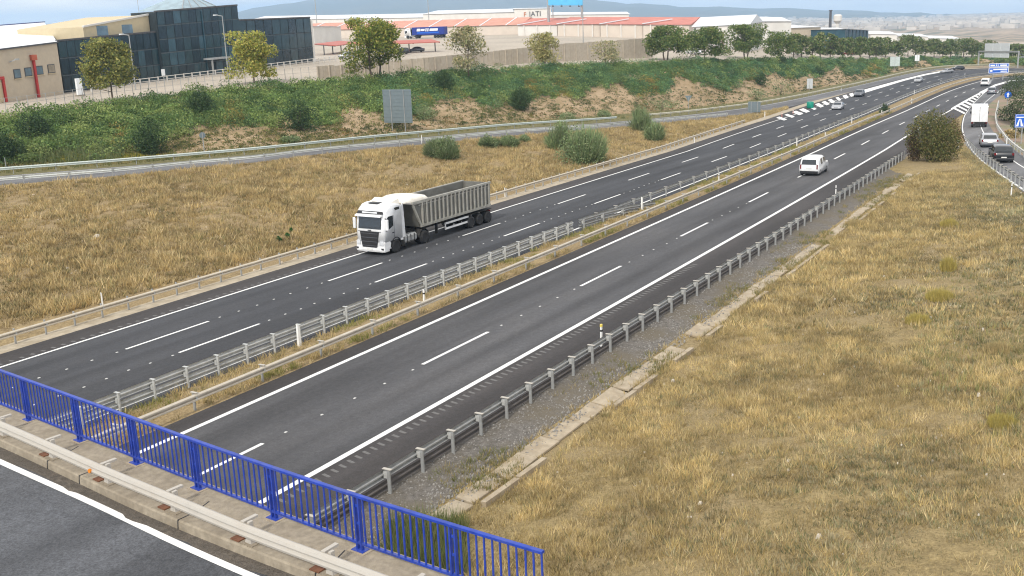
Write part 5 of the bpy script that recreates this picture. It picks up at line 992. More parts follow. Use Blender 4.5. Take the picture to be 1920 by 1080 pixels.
for k, (px, py, lb, mt_) in enumerate(((1492, 108, 'white car parked under the far tree row', MT['white_car']), (1543, 107, 'dark blue van parked under the far tree row', MT['grey_car']), (1592, 107, 'reddish car parked by the small glass block', MT['redmetal']), (1300, 108, 'white car parked behind the dense trees', MT['white_car']))): car('hatch' if k != 1 else 'mpv', lb, yard_d(px, proj(yard(px, py))[2]+14), 1.2, mt_, cpg)
P = yard(762, 72.5); bt2 = thing('curtain_truck', 'parked lorry with white cab and dark blue lettered trailer in the yard', 'truck', P, math.atan2(-RR[1], -RR[0])-.42); tractor(bt2); MT['curtain'] = M('blue_curtain', (.012, .03, .22), .5, .12, .5)
part('trailer_box', MB().box((-9.9, 0, 2.55), (13.2, 2.5, 2.7)), MT['curtain'], bt2)
for x0, x1, z0, z1, mt_ in ((-5.2, -6.6, 2.5, 3.4, 'signwhite'), (-6.8, -8.4, 2.6, 3.3, 'signwhite'), (-8.8, -9.2, 2.4, 3.5, 'signwhite'), (-9.6, -10.0, 2.4, 3.5, 'signwhite'), (-10.5, -13.8, 2.55, 3.35, 'signwhite'), (-5.2, -14.2, 1.7, 2.2, 'signblue')):
    for s in (-1, 1): part('lettering', MB().quad((x0, s*1.262, z0), (x1, s*1.262, z0), (x1-.2, s*1.262, z1), (x0-.2, s*1.262, z1)), MT[mt_], bt2)
part('trailer_chassis', MB().box((-10.2, 0, 1.05), (12, 1, .3)), MT['chassis'], bt2)
for x in (-12.6, -13.9, -15.2):
    for s in (-1, 1): wheel(bt2, x, s*1.0, .5, 2.0)
P = yard(705, 66); t = thing('orange_container', 'orange container behind the yellow green tree', 'container', P, .6); part('shell', MB().box((0, 0, 1.4), (3.5, 2.4, 2.8)), M('container_orange', (.6, .16, .02), .6), t); part('door', MB().box((-1.77, 0, 1.4), (.06, 2.2, 2.5)), M('container_orange_dark', (.5, .13, .02), .6), t)
# town on the plain
b = MB()
for k in range(1500):
    px = RNG.uniform(1150, 1990) if RNG.random() < .75 else RNG.uniform(1000, 1990); r = RNG.uniform(2600, 7600); az = math.atan2(*(ray(px, 20)[[1, 0]])); x, y = r*math.cos(az), r*math.sin(az); z = float(land_z(r, az-YAW)); s = RNG.uniform(5, 20); h = RNG.uniform(3, 8)*(1.8 if RNG.random() < .08 else 1)
    b.box((x, y, z+h/2), (s, RNG.uniform(8, 34), h+2))
o = link('town', b.mesh('town'), M('town_walls', (.50, .45, .39), .9, .4, .01)); o['kind'] = 'stuff'; o['label'] = 'hazy distant town scattered over the plain'
# ================================================================== VEGETATION
def tint_mesh(name, V, Fc, C):
    """V (n,3), Fc (m,k) with k = 3 or 4, C (n,3) vertex colours."""
    m = bpy.data.meshes.new(name); k = Fc.shape[1]
    m.vertices.add(len(V)); m.vertices.foreach_set('co', V.astype(np.float32).ravel()); m.loops.add(Fc.size); m.loops.foreach_set('vertex_index', Fc.astype(np.int32).ravel())
    m.polygons.add(len(Fc)); m.polygons.foreach_set('loop_start', np.arange(0, Fc.size, k, dtype=np.int32)); m.polygons.foreach_set('loop_total', np.full(len(Fc), k, np.int32))
    a = m.attributes.new('tint', 'FLOAT_COLOR', 'POINT'); a.data.foreach_set('color', np.column_stack([C, np.ones(len(C))]).astype(np.float32).ravel()); m.update(calc_edges=True); return m
def blades(P, h, w, nb, spread, C, lean=.5, jit=.15):
    """nb upright triangles per point in P; h, w per point."""
    N = len(P); n = N*nb; P = np.repeat(P, nb, 0); h = np.repeat(h, nb)*RNG.uniform(.55, 1.1, n); w = np.repeat(w, nb); sp = np.repeat(spread, nb) if hasattr(spread, '__len__') else spread
    a = RNG.uniform(0, 2*math.pi, n); r = np.sqrt(RNG.uniform(0, 1, n))*sp; B = P+np.column_stack([np.cos(a)*r, np.sin(a)*r, np.zeros(n)])
    b = RNG.uniform(0, 2*math.pi, n); d = np.column_stack([np.cos(b), np.sin(b), np.zeros(n)])*(w/2)[:, None]
    t = B+np.column_stack([np.cos(a)*h*lean*RNG.uniform(0, 1.3, n), np.sin(a)*h*lean*RNG.uniform(0, 1.3, n), h]); B = B-[0, 0, .03]
    V = np.stack([B-d, B+d, t], 1).reshape(-1, 3); C = np.repeat(C, nb, 0)*RNG.uniform(1-jit, 1+jit, (n, 1)); return V, np.arange(3*n).reshape(-1, 3), np.repeat(C, 3, 0)
def leafset(P, size, C, flat=.0, jit=.2):
    n = len(P); A = RNG.normal(size=(n, 3)); A[:, 2] *= (1-flat); A /= np.linalg.norm(A, axis=1)[:, None]; B = RNG.normal(size=(n, 3)); B -= A*(A*B).sum(1)[:, None]; B /= np.linalg.norm(B, axis=1)[:, None]
    s = (size*RNG.uniform(.6, 1.3, n))[:, None]; V = np.stack([P-A*s*.5, P+B*s*.28, P+A*s*.5, P-B*s*.28], 1).reshape(-1, 3)
    return V, np.arange(4*n).reshape(-1, 4), np.repeat(np.clip(C*RNG.uniform(1-jit, 1+jit, (n, 1)), 0, 1), 4, 0)
def pick(cols, n, w=None): return np.array(cols)[RNG.choice(len(cols), n, p=w)]
def stuff(name, mesh, mt, label): o = link(name, mesh, mt); o['kind'] = 'stuff'; o['label'] = label; return o
STRAW = [(.49, .38, .175), (.41, .315, .145), (.56, .45, .25), (.33, .26, .13), (.26, .235, .115)]
OLIVE = [(.27, .25, .14), (.34, .31, .19), (.20, .205, .10), (.40, .345, .22)]
# right bank
bx_ = [p[0] for p in RE_]
def bank_pts(n, x0, x1):
    x = RNG.uniform(x0, x1, n); u = RNG.uniform(.005, .99, n); ay = 17.15+KH*x*x/2; az = zr(x, ay)-.40; by = np.interp(x, bx_, [p[1] for p in RE_]); bz = np.interp(x, bx_, [p[2] for p in RE_]); w = .72*u+.28*u**3
    return np.column_stack([x, ay*(1-u)+by*u, az*(1-w)+bz*w]), u
P1_, U1 = bank_pts(52000, 9, 48); P2_, U2 = bank_pts(30000, 48, 127); Pb = np.vstack([P1_, P2_]); Ub = np.concatenate([U1, U2])
f = nz(Pb[:, 0], Pb[:, 1], .35); g = nz(Pb[:, 0]+20, Pb[:, 1]*1.3, .9)
keep = RNG.random(len(Pb)) < np.clip(1.2-.3*Ub-.2*(g < .3), .55, 1); Pb, Ub, f, g = Pb[keep], Ub[keep], f[keep], g[keep]
dry = RNG.random(len(Pb)) < np.clip(1.12-1.0*Ub+.6*(f-.5), .12, .96)
C = np.where(dry[:, None], pick(STRAW, len(Pb), [.34, .24, .2, .12, .1]), pick(OLIVE, len(Pb)))*(.82+.36*g)[:, None]
q_ = nz(Pb[:, 0]*1.7+3, Pb[:, 1]*1.9, 1.6); h = np.where(dry, RNG.uniform(.09, .28, len(Pb)), RNG.uniform(.05, .16, len(Pb)))*(.55+.9*q_)*np.where(Pb[:, 0] > 48, 1.35, 1.); C = C*(.58+.72*q_)[:, None]  # shorter tufts get a darker tint: specks of shadow put into blade colour
V, Fc, C = blades(Pb, h, np.where(dry, .026, .036)*(1+1.1*(Pb[:, 0] > 48)), 8, .15+.06*(Pb[:, 0] > 48), C, .8, .3)
stuff('bank_dry_grass', tint_mesh('bank_dry_grass', V, Fc, C), MT['blade'], 'dry golden grass covering the right bank')
Pw, Uw = bank_pts(5200, 11, 60); kw = (Uw > .42) & (nz(Pw[:, 0]+50, Pw[:, 1], .45) > .52); Pw = Pw[kw]
V, Fc, C = blades(Pw, RNG.uniform(.14, .42, len(Pw)), np.full(len(Pw), .035), 9, .13, pick([(.24, .24, .09), (.32, .29, .11), (.19, .20, .09), (.30, .30, .17), (.40, .34, .15)], len(Pw))*(.7+.6*nz(Pw[:, 0], Pw[:, 1], 1.5))[:, None], .45, .3)
stuff('bank_weeds', tint_mesh('bank_weeds', V, Fc, C), MT['blade'], 'olive and greenish weeds on the right part of the bank')
# bright straw clumps seen as single plants on the bank
def clump(P, h, r, n, cols, label, group, w=.03, name='grass_clump', cat='grass clump', lean=.55):
    Pc = np.zeros((n, 3)); a = RNG.uniform(0, 6.28, n); rr_ = np.sqrt(RNG.uniform(0, 1, n))*r; Pc[:, 0] = np.cos(a)*rr_; Pc[:, 1] = np.sin(a)*rr_
    V, Fc, C = blades(Pc, h*(1-.45*(rr_/r)**2)*RNG.uniform(.7, 1.1, n), np.full(n, w), 5, .06, pick(cols, n), lean)
    o = link(name, tint_mesh(name, V, Fc, C), MT['blade'], None, P); return tag(o, label, cat, group)
YEL = [(.45, .37, .10), (.52, .42, .14), (.38, .31, .09), (.33, .29, .10)]
def bank_at(px, py):
    """Point on the right bank at a picture position."""
    best = None
    for x in np.arange(12, 126, .5):
        q = [proj(bank_pt(x, u)) for u in (0, 1)]
        lo, hi = 0., 1.
        for _ in range(14):
            m = (lo+hi)/2; z = proj(bank_pt(x, m))
            if z[0] < px: lo = m
            else: hi = m
        z = proj(bank_pt(x, lo)); e = abs(z[0]-px)+abs(z[1]-py)
        if best is None or e < best[0]: best = (e, bank_pt(x, lo))
    return best[1]
gcl = 'yellow grass clumps on the right bank'
for px, py, hh, r, lb in ((1778, 508, .75, .55, 'bright yellow grass clump standing alone halfway up the right bank'), (1780, 425, .6, .9, 'pale yellow grass clump on the bank above the bright yellow one'), (1762, 560, .5, 1.0, 'broad straw coloured clump just below the bright yellow one'), (1720, 605, .45, .8, 'straw clump on the bank between the drain and the bright yellow clump'), (1870, 660, .4, .8, 'olive straw clump near the right edge of the bank'), (1690, 700, .35, .6, 'low straw clump in the middle of the near bank'), (1600, 330, .5, 1.0, 'golden clump at the top of the bank near the big bush'), (1880, 800, .35, .7, 'low yellowish clump at the lower right of the bank')):
    clump(bank_at(px, py), hh*1.25, r*.62, 480, YEL if 'yellow' in lb else STRAW, lb, gcl, .028, lean=.32)
# stones on the bank
b = MB()
for _ in range(1500):
    q, u = bank_pts(1, 10, 95); q = q[0]
    if RNG.random() > .25+.75*u[0]: continue
    s = RNG.uniform(.02, .075)*(1+.8*(RNG.random() < .12)); b.box(q+np.array([0, 0, s*.3]), (s*1.4, s, s*.8), taper=.6)
stuff('bank_stones', b.mesh('bank_stones'), M('pale_stone', (.52, .47, .40), .9, .2), 'small pale stones scattered over the right bank')
# gravel
b = MB()
for _ in range(7000):
    x = 10+60*RNG.random()**1.6; t = RNG.uniform(17.8, 20.5); y = t+KH*x*x/2; z = float(zr(x, y))-.28*(20.7-t)/2.9; s = RNG.uniform(.025, .07); b.box((x, y, z+s*.25), (s*1.3, s, s*.8), taper=.55)
stuff('gravel_stones', b.mesh('gravel_stones'), M('gravel_grey', (.25, .237, .22), .9, .5, 14), 'loose grey gravel beside the right guardrail')
n = 4200; x = 10+95*RNG.random(n)**1.2; t = 17.2+2.6*RNG.random(n)**1.3; y = t+KH*x*x/2; P = np.column_stack([x, y, zr(x, y)-.25*(20.7-t)/2.9]); k = nz(x, y*2, .8) > .52; P = P[k]
V, Fc, C = blades(P, RNG.uniform(.08, .25, len(P)), np.full(len(P), .03), 8, .14, pick([(.16, .17, .06), (.22, .20, .08), (.33, .26, .12)], len(P)), .8); stuff('verge_weeds', tint_mesh('verge_weeds', V, Fc, C), MT['blade'], 'sparse weeds in the gravel verge')
n = 900; P = np.array([on(RNG.uniform(728, 868), RNG.uniform(985, 1085), -.25) for _ in range(n)]); V, Fc, C = blades(P, RNG.uniform(.4, .95, n), np.full(n, .03), 7, .15, pick([(.10, .14, .04), (.15, .18, .06), (.2, .2, .09)], n), .35)
stuff('green_weeds', tint_mesh('green_weeds', V, Fc, C), MT['blade'], 'tall green weeds below the end of the blue railing')
n = 2000; x = 10+100*RNG.random(n)**1.2; t = np.where(RNG.random(n) < .6, RNG.uniform(17.0, 17.45, n), RNG.uniform(18.2, 18.55, n)); y = t+KH*x*x/2; P = np.column_stack([x, y, zr(x, y)-.3]); k = nz(x, t*3, 1.2) > .42; P = P[k]
V, Fc, C = blades(P, RNG.uniform(.12, .32, len(P)), np.full(len(P), .035), 8, .14, pick(STRAW, len(P)), .8); stuff('drain_grass', tint_mesh('drain_grass', V, Fc, C), MT['blade'], 'dry grass creeping over the drain slabs')
n = 2600; pc = RNG.uniform(-120, 1420, n); ii = np.interp(pc, PXC, np.arange(len(PXC))); a = ii.astype(int); fr = (ii-a)[:, None]; A = LFP[a]*(1-fr)+LFP[a+1]*fr; B = TOP_[a]*(1-fr)+TOP_[a+1]*fr; u = RNG.uniform(.25, 1, n)[:, None]; P = A*(1-u)+B*u
V, Fc, C = blades(P, RNG.uniform(.15, .5, n), np.full(n, .07), 7, .3, pick([(.16, .17, .06), (.25, .22, .09), (.12, .14, .05), (.34, .28, .13)], n), .6); stuff('slip_road_weeds', tint_mesh('slip_road_weeds', V, Fc, C), MT['blade'], 'weeds behind the far rail of the left slip road')
# median grass
n = 9000; x = 8+190*RNG.random(n)**1.25; t = RNG.uniform(32.75, 35.65, n); y = t+KH*x*x/2; k = nz(x, t*3, .6) > .3; x, t, y = x[k], t[k], y[k]; P = np.column_stack([x, y, zr(x, y)+.08])
gc = np.where((nz(x, t, .8) > .55)[:, None], pick([(.25, .24, .07), (.20, .21, .06), (.32, .29, .1)], len(P)), pick(STRAW, len(P))); V, Fc, C = blades(P, RNG.uniform(.1, .34, len(P)), np.full(len(P), .035), 8, .16, gc, .8); stuff('median_grass', tint_mesh('median_grass', V, Fc, C), MT['blade'], 'dry and greenish grass growing in the median')
# left verge grass
n = 46000; pc = RNG.uniform(-120, 1475, n); ii = np.interp(pc, PXC, np.arange(len(PXC))); a = ii.astype(int); fr = (ii-a)[:, None]; A = OEP[a]*(1-fr)+OEP[a+1]*fr; B = LNP[a]*(1-fr)+LNP[a+1]*fr; u = RNG.uniform(.06, .985, n)[:, None]; P = A*(1-u)+B*u
f = nz(P[:, 0], P[:, 1], .22); g = nz(P[:, 0]+9, P[:, 1], .75); k = RNG.random(n) < np.clip(.62+.6*f-.2*(g < .3), .4, 1); P, f, g = P[k], f[k], g[k]
q_ = nz(P[:, 0]*1.3, P[:, 1]*1.1+4, 1.5); C = pick([(.47, .355, .165), (.39, .295, .14), (.54, .43, .24), (.30, .235, .12), (.25, .225, .105)], len(P), [.30, .24, .18, .14, .14])*(.62+.62*q_)[:, None]; V, Fc, C = blades(P, RNG.uniform(.18, .55, len(P))*(.35+1.1*q_), np.full(len(P), .075), 8, .26, C, .8, .3); stuff('verge_dry_grass', tint_mesh('verge_dry_grass', V, Fc, C), MT['blade'], 'dry brown grass on the verge between motorway and left slip road')  # tint drops with tuft height, small shadows between clumps painted into the blades
b = MB()
for _ in range(350):
    px, py = RNG.uniform(0, 900), RNG.uniform(330, 520); q = verge_pt(px, py); s = RNG.uniform(.05, .16); b.box(q+np.array([0, 0, s*.2]), (s*1.4, s, s*.7), taper=.6)
stuff('verge_stones', b.mesh('verge_stones'), M('verge_stone', (.55, .47, .38), .9, .2), 'pale stones scattered over the dry verge')
P = verge_pt(182, 446); o = link('boulder', MB().lathe([(-.1, .5), (.2, .55), (.45, .35), (.6, .1)], (0, 0, 0), 'z', 7).mesh('boulder'), M('boulder_stone', (.5, .45, .38), .9, .15, 3, bmp=.5), None, P); tag(o, 'single pale boulder lying in the dry grass of the left verge', 'boulder'); o.scale = (.6, .4, .5)
# ---------------------------------------------------------------- green bank: cover of low shrubs
GLOW = [(-200, 330), (0, 311), (60, 300), (120, 292), (215, 290), (250, 285), (300, 262), (335, 246), (372, 240), (420, 244), (470, 232), (520, 238), (585, 240), (640, 214), (665, 206), (700, 224), (760, 214), (800, 200), (850, 196), (890, 186), (930, 198), (1000, 204), (1012, 180), (1090, 176), (1142, 172), (1150, 158), (1190, 172), (1245, 178), (1262, 158), (1330, 160), (1420, 156), (1440, 148), (1480, 138), (1540, 140), (1600, 143), (1660, 130), (1750, 122), (1850, 119), (1990, 123)]
GRN = [(.095, .145, .04), (.07, .115, .035), (.125, .17, .05), (.165, .20, .065), (.05, .088, .03)]
GRN2 = [(.07, .13, .055), (.055, .11, .05), (.09, .15, .06), (.11, .155, .055)]; AUT = [(.17, .15, .04), (.20, .15, .045), (.14, .14, .04)]
def glow(p): return np.interp(p, *zip(*GLOW))+9*np.sin(p*.043)+5*np.sin(p*.111+1)
def bank_cloud(n, size, px0=-150, px1=1960, h0=.45, h1=1.35, nl=46, below=False, gain=1.):
    px = RNG.uniform(px0, px1, n); c = ip(CR_, px); gy = glow(px); v = RNG.uniform(0, 1, n); PC = slope_pts(px, c+1+(gy-c)*v if not below else gy+(ip(TO_, px)-gy)*v)
    SZ = RNG.uniform(h0, h1, n)*(.7+.6*nz(PC[:, 0], PC[:, 1], .5)); e = np.sin(px*.021)+.6*np.sin(px*.057+2); aut = (v > .5) & (np.sin(px*.031+1.0)+.5*np.sin(px*.09) > .7) & (RNG.random(n) < .3)
    CC = np.where((px < 720+60*e)[:, None], pick(GRN, n), np.where((RNG.random(n) < .6)[:, None], pick(GRN2, n), pick(GRN, n))); CC = np.where(aut[:, None], pick(AUT, n), CC)*RNG.uniform(.75, 1.3, (n, 1))*gain
    d = RNG.normal(size=(n*nl, 3)); d /= np.linalg.norm(d, axis=1)[:, None]; d *= (RNG.uniform(.25, 1, n*nl)**.4)[:, None]; d[:, 2] = np.abs(d[:, 2]); S = np.repeat(SZ, nl)
    Q = np.repeat(PC, nl, 0)+d*np.column_stack([S*.95+.2, S*.95+.2, S]); return leafset(Q, size*np.repeat(1+np.maximum(0, px-1200)/900, nl), np.repeat(CC, nl, 0), 0, .3)
urow = []; pu = np.arange(-160, 1975, 7.)
for w_ in np.linspace(0, 1, 12):
    c = ip(CR_, pu); q = slope_pts(pu, c+1+(glow(pu)-8-c)*w_); q[:, 2] += -.12 if w_ in (0., 1.) else .2+.25*np.sin(pu*.31+w_*19)*np.sin(pu*.17+w_*7)+RNG.normal(0, .1, len(pu)); urow.append(q)
stuff('shrub_understory', MB().grid(urow).mesh('shrub_understory', True), soil('shrub_understory_green', [(.05, .085, .024), (.085, .135, .035), (.07, .115, .04)], 1.5, 1.), 'leafy underlayer of the shrub cover on the left bank')
V, Fc, C = bank_cloud(6500, .27, gain=1.6); V2, F2, C2 = bank_cloud(620, .27, h0=.9, h1=2.0, nl=270, gain=1.45); Fc = np.vstack([Fc, F2+len(V)]); V = np.vstack([V, V2]); C = np.vstack([C, C2]); stuff('shrub_cover', tint_mesh('shrub_cover', V, Fc, C), MT['leaf'], 'dense green low shrubs covering the upper left bank')
V, Fc, C = bank_cloud(3600, .2, h0=.14, h1=.5, nl=22, below=True); C = C*np.array([1.15, .9, .85]); stuff('bank_scrub', tint_mesh('bank_scrub', V, Fc, C), MT['leaf'], 'sparse dark scrub on the bare lower bank')
n = 7000; p = RNG.uniform(-60, 1900, n); gy = glow(p); P = slope_pts(p, gy-6+(ip(TO_, p)-gy+8)*RNG.uniform(0, 1, n)); V, Fc, C = blades(P, RNG.uniform(.12, .4, n), np.full(n, .06), 6, .3, pick([(.34, .27, .14), (.26, .22, .11), (.17, .16, .07), (.42, .33, .19)], n), .8); stuff('bank_tufts', tint_mesh('bank_tufts', V, Fc, C), MT['blade'], 'dry tufts on the bare lower bank')
n = 1500; P = slope_pts(RNG.uniform(-40, 230, n), RNG.uniform(268, 309, n)); V, Fc, C = blades(P, RNG.uniform(.4, 1.3, n), np.full(n, .07), 6, .3, pick([(.13, .17, .06), (.19, .21, .1), (.10, .14, .05)], n), .25); stuff('tall_weeds', tint_mesh('tall_weeds', V, Fc, C), MT['blade'], 'tall pale green weeds at the left foot of the bank')
n = 600; P = slope_pts(RNG.uniform(90, 330, n), RNG.uniform(292, 306, n)); V, Fc, C = blades(P, RNG.uniform(.2, .5, n), np.full(n, .08), 6, .3, pick([(.35, .32, .03), (.22, .24, .04), (.42, .36, .04)], n), .4); stuff('yellow_weeds', tint_mesh('yellow_weeds', V, Fc, C), MT['blade'], 'yellow flowering weeds behind the slip road guardrail')
# ---------------------------------------------------------------- single bushes
def bush(label, P, rx, h, n, cols, leaf=.22, group='round shrubs', name='shrub', lobes=5, stems=True):
    t = thing(name, label, 'shrub', P, group=group); Q = []
    for k in range(lobes):
        c = np.array([RNG.uniform(-.45, .45)*rx, RNG.uniform(-.45, .45)*rx, h*RNG.uniform(.38, .6)]) if k else np.array([0, 0, h*.5]); dd_ = (c[0]**2+c[1]**2)/(.3*rx*rx+1e-6); c[2] = h*(.5-.2*min(1, dd_))*RNG.uniform(.85, 1.1); m = n//lobes; d = RNG.normal(size=(m, 3)); d /= np.linalg.norm(d, axis=1)[:, None]; d *= (RNG.uniform(.15, 1, m)**.33)[:, None]
        lr = RNG.uniform(.5, .72); Q.append(c+d*np.array([rx*lr, rx*lr, h*(.5-.12*min(1, dd_))*RNG.uniform(.8, 1.02)]))
    Q = np.vstack(Q); Q = Q[Q[:, 2] > .02]; V, Fc, C = leafset(Q, leaf, pick(cols, len(Q)), 0, .3); link('crown', tint_mesh('crown', V, Fc, C), MT['leaf'], t)
    b = MB()
    for k in range(5): b.tube([(0, 0, -.1), (RNG.uniform(-.3, .3)*rx, RNG.uniform(-.3, .3)*rx, h*.6)], [.05, .02], 5)
    part('stem', b, MT['bark'], t); return t
MT['bark'] = M('bark', (.13, .10, .075), .95, .25, 6, bmp=.4)
DK = [(.045, .085, .03), (.032, .065, .024), (.06, .105, .038), (.085, .125, .045)]; BRM = [(.18, .25, .11), (.23, .30, .14), (.14, .20, .085), (.28, .31, .16)]
def px_size(P): return proj(P)[2]/F
for px, pyb, rpx, hpx, lb in ((283, 287, 37, 62, 'large round dark green shrub at the foot of the bank, left of the narrow sign'), (566, 247, 34, 58, 'round dark green shrub bulging over bare soil left of the big sign back'), (378, 222, 32, 50, 'dark shrub on the bank above the narrow sign'), (62, 262, 40, 50, 'dark rounded shrub high on the far left of the bank'), (18, 300, 36, 58, 'dark shrub at the very left foot of the bank'), (833, 172, 32, 40, 'dark bluish shrub at the top of the bank right of the big sign back'), (980, 206, 30, 44, 'dark shrub hanging over bare soil between two lighter shrub patches'), (1425, 160, 18, 22, 'small dark shrub on the bank above the low grey panel'), (1533, 140, 12, 16, 'small round dark shrub on the far bank above the chevrons'), (1465, 122, 14, 20, 'dark shrub at the crest of the far bank beside a hazy tree')):
    P = slope_pt(px, pyb); s = px_size(P); bush(lb, P, rpx*s, hpx*s*1.12, 3400 if px < 1100 else 900, DK, .24 if px < 1100 else .34)
for px, pyb, rpx, hpx, lb in ((735, 230, 30, 22, 'low olive shrub left behind the big sign back'), (795, 222, 30, 30, 'olive green shrub right behind the big sign back'), (1240, 205, 60, 22, 'low wide green shrub behind the slip road rail'), (1065, 228, 24, 20, 'light green shrub at the foot of the bank behind the big broom'), (1130, 222, 22, 20, 'green shrub at the foot of the bank right of the big broom'), (1418, 190, 26, 26, 'bushy green shrub behind the low grey panel'), (1462, 178, 42, 34, 'wide pale green broom on the far bank behind the green drum'), (545, 268, 22, 16, 'small light green shrub on bare soil before the round dark shrub'), (735, 262, 16, 14, 'small olive shrub at the feet of the big sign back')):
    P = slope_pt(px, pyb); s = px_size(P); bush(lb, P, rpx*s, hpx*s, 1000, BRM, .22, 'light shrubs at the foot of the bank')
def broom(label, P, rx, h, n, group='broom bushes on the verge', loose=1.):
    """Fine upright shoots growing in several uneven tufts."""
    t = thing('broom_bush', label, 'bush', P, group=group); nl = 11; VV = []; CC = []
    for k in range(nl):
        a0 = RNG.uniform(0, 6.28); r0 = math.sqrt(RNG.uniform(0, 1))*rx*.72; c = np.array([math.cos(a0)*r0, math.sin(a0)*r0, 0]); hh = h*RNG.uniform(.55, 1.08)*(1-.35*(r0/rx)**2); m = n//nl; sp = rx*RNG.uniform(.28, .5)
        a = RNG.uniform(0, 6.28, m); r = np.sqrt(RNG.uniform(0, 1, m)); base = c*.75+np.column_stack([np.cos(a)*r*sp*.6, np.sin(a)*r*sp*.6, np.zeros(m)]); L_ = hh*(1-.35*r**2)*RNG.uniform(.45, 1.1, m)
        tip = base+c*.35+np.column_stack([np.cos(a)*r*sp*.9+RNG.normal(0, .2, m), np.sin(a)*r*sp*.9+RNG.normal(0, .2, m), L_]); st = RNG.uniform(0, .8, m)[:, None]; b0 = base*(1-st)+tip*st; tip = b0+(tip-b0)*np.minimum(1, .55*h/np.maximum(.1, np.linalg.norm(tip-b0, axis=1)))[:, None]
        d = RNG.normal(size=(m, 3)); d[:, 2] *= .3; d /= np.linalg.norm(d, axis=1)[:, None]; d *= .05; VV.append(np.stack([b0-d, b0+d, tip], 1).reshape(-1, 3)); CC.append(np.repeat(pick(BRM, m)*RNG.uniform(.6, 1.25)*RNG.uniform(.7, 1.25, (m, 1)), 3, 0))
    m = n//2; d = RNG.normal(size=(m, 3)); d /= np.linalg.norm(d, axis=1)[:, None]; d *= (RNG.uniform(.3, 1, m)**.4)[:, None]; d[:, 2] = np.abs(d[:, 2]); Q = d*np.array([rx*.98, rx*.98, h*.9])*(.75+.4*nz(d[:, 0]*6+P[0], d[:, 1]*6+d[:, 2]*5, 1.))[:, None]; V2, F2, C2 = leafset(Q, .2, pick(BRM, m), 0, .35); link('foliage', tint_mesh('foliage', V2, F2, C2), MT['leaf'], t)
    V = np.vstack(VV); link('crown', tint_mesh('crown', V, np.arange(len(V)).reshape(-1, 3), np.vstack(CC)), MT['blade'], t)
    b = MB()
    for k in range(6): b.tube([(0, 0, -.1), (RNG.uniform(-.4, .4)*rx, RNG.uniform(-.4, .4)*rx, h*.5)], [.05, .015], 5)
    part('stem', b, MT['bark'], t); return t
for px, pyb, rpx, hpx, n, lb in ((833, 297, 33, 50, 5200, 'round grey green broom bush below the slip road rail, behind the lorry'), (917, 277, 20, 28, 2600, 'small broom bush, left of the small pair by the slip road'), (953, 276, 20, 28, 2600, 'small broom bush, right of the small pair by the slip road'), (985, 266, 12, 15, 1200, 'smallest broom bush beside the small pair'), (1052, 280, 28, 64, 2400, 'tall yellowish broom bush crossing the slip road rail'), (1090, 306, 50, 76, 8000, 'largest broom bush on the verge before the slip road'), (1203, 246, 22, 62, 1700, 'loose tall bush before the end of the far rail'), (1226, 264, 20, 44, 1900, 'green bush hanging over the verge below the far rail end')):
    P = verge_pt(px, pyb); s = px_size(P); broom(lb, P, rpx*s, hpx*s, n)
for px, py in ((165, 452), (180, 446), (188, 440)): pass
for px, py, lb in ((522, 453, 'leftmost of three tiny green weeds above the left guardrail'), (539, 447, 'middle of three tiny green weeds above the left guardrail'), (547, 438, 'rightmost of three tiny green weeds above the left guardrail')): P = verge_pt(px, py); s = px_size(P); bush(lb, P, 6*s, 12*s, 200, [(.05, .14, .03), (.04, .11, .025)], .15, 'tiny green weeds', 'green_weed', 2)
P = on(1657, 214); bush('dark round shrub growing in the far median', P, 1.0, 2.0, 700, DK, .25, 'round shrubs')
P = on(1745, 300); s = px_size(P); bb = bush('big rounded green and brown bush at the end of the right bank', P, 58*s, 100*s, 11000, [(.14, .15, .045), (.17, .16, .05), (.10, .12, .035), (.22, .18, .075), (.08, .09, .03)], .2, None, 'big_bush', 15)
P = on(1712, 302); s = px_size(P); bush('brown dry thicket left of the big bush', P, 16*s, 62*s, 1800, [(.10, .065, .04), (.14, .09, .05), (.07, .055, .03)], .17, 'thickets beside the big bush', 'dry_thicket', 4); P = on(1786, 282); s = px_size(P); bush('reddish brown thicket right of the big bush', P, 18*s, 62*s, 1800, [(.13, .08, .04), (.10, .075, .03), (.16, .10, .05)], .17, 'thickets beside the big bush', 'dry_thicket', 4)
for k, (px, py, r, h, lb) in enumerate(((1902, 182, 3.4, 3.6, 'green scrub right of the round blue sign'), (1926, 206, 4, 4.2, 'dark green scrub above the motorway sign at the right edge'), (1912, 168, 3.6, 3.4, 'hazy scrub at the far right edge above the round sign'), (1905, 226, 2.6, 3.0, 'scrub behind the motorway sign'), (1935, 250, 3, 3.2, 'scrub beside the motorway sign at the picture edge'), (1922, 160, 5, 4, 'farthest scrub inside the right curve'), (1893, 262, 1.2, 1.3, 'small dry scrub at the feet of the motorway sign'))):
    P = on(px, py, -.4); bush(lb, P, r, h, 1300, [(.05, .075, .03), (.065, .095, .035), (.085, .10, .045)] if k < 6 else STRAW, .3, 'scrub right of the slip road')
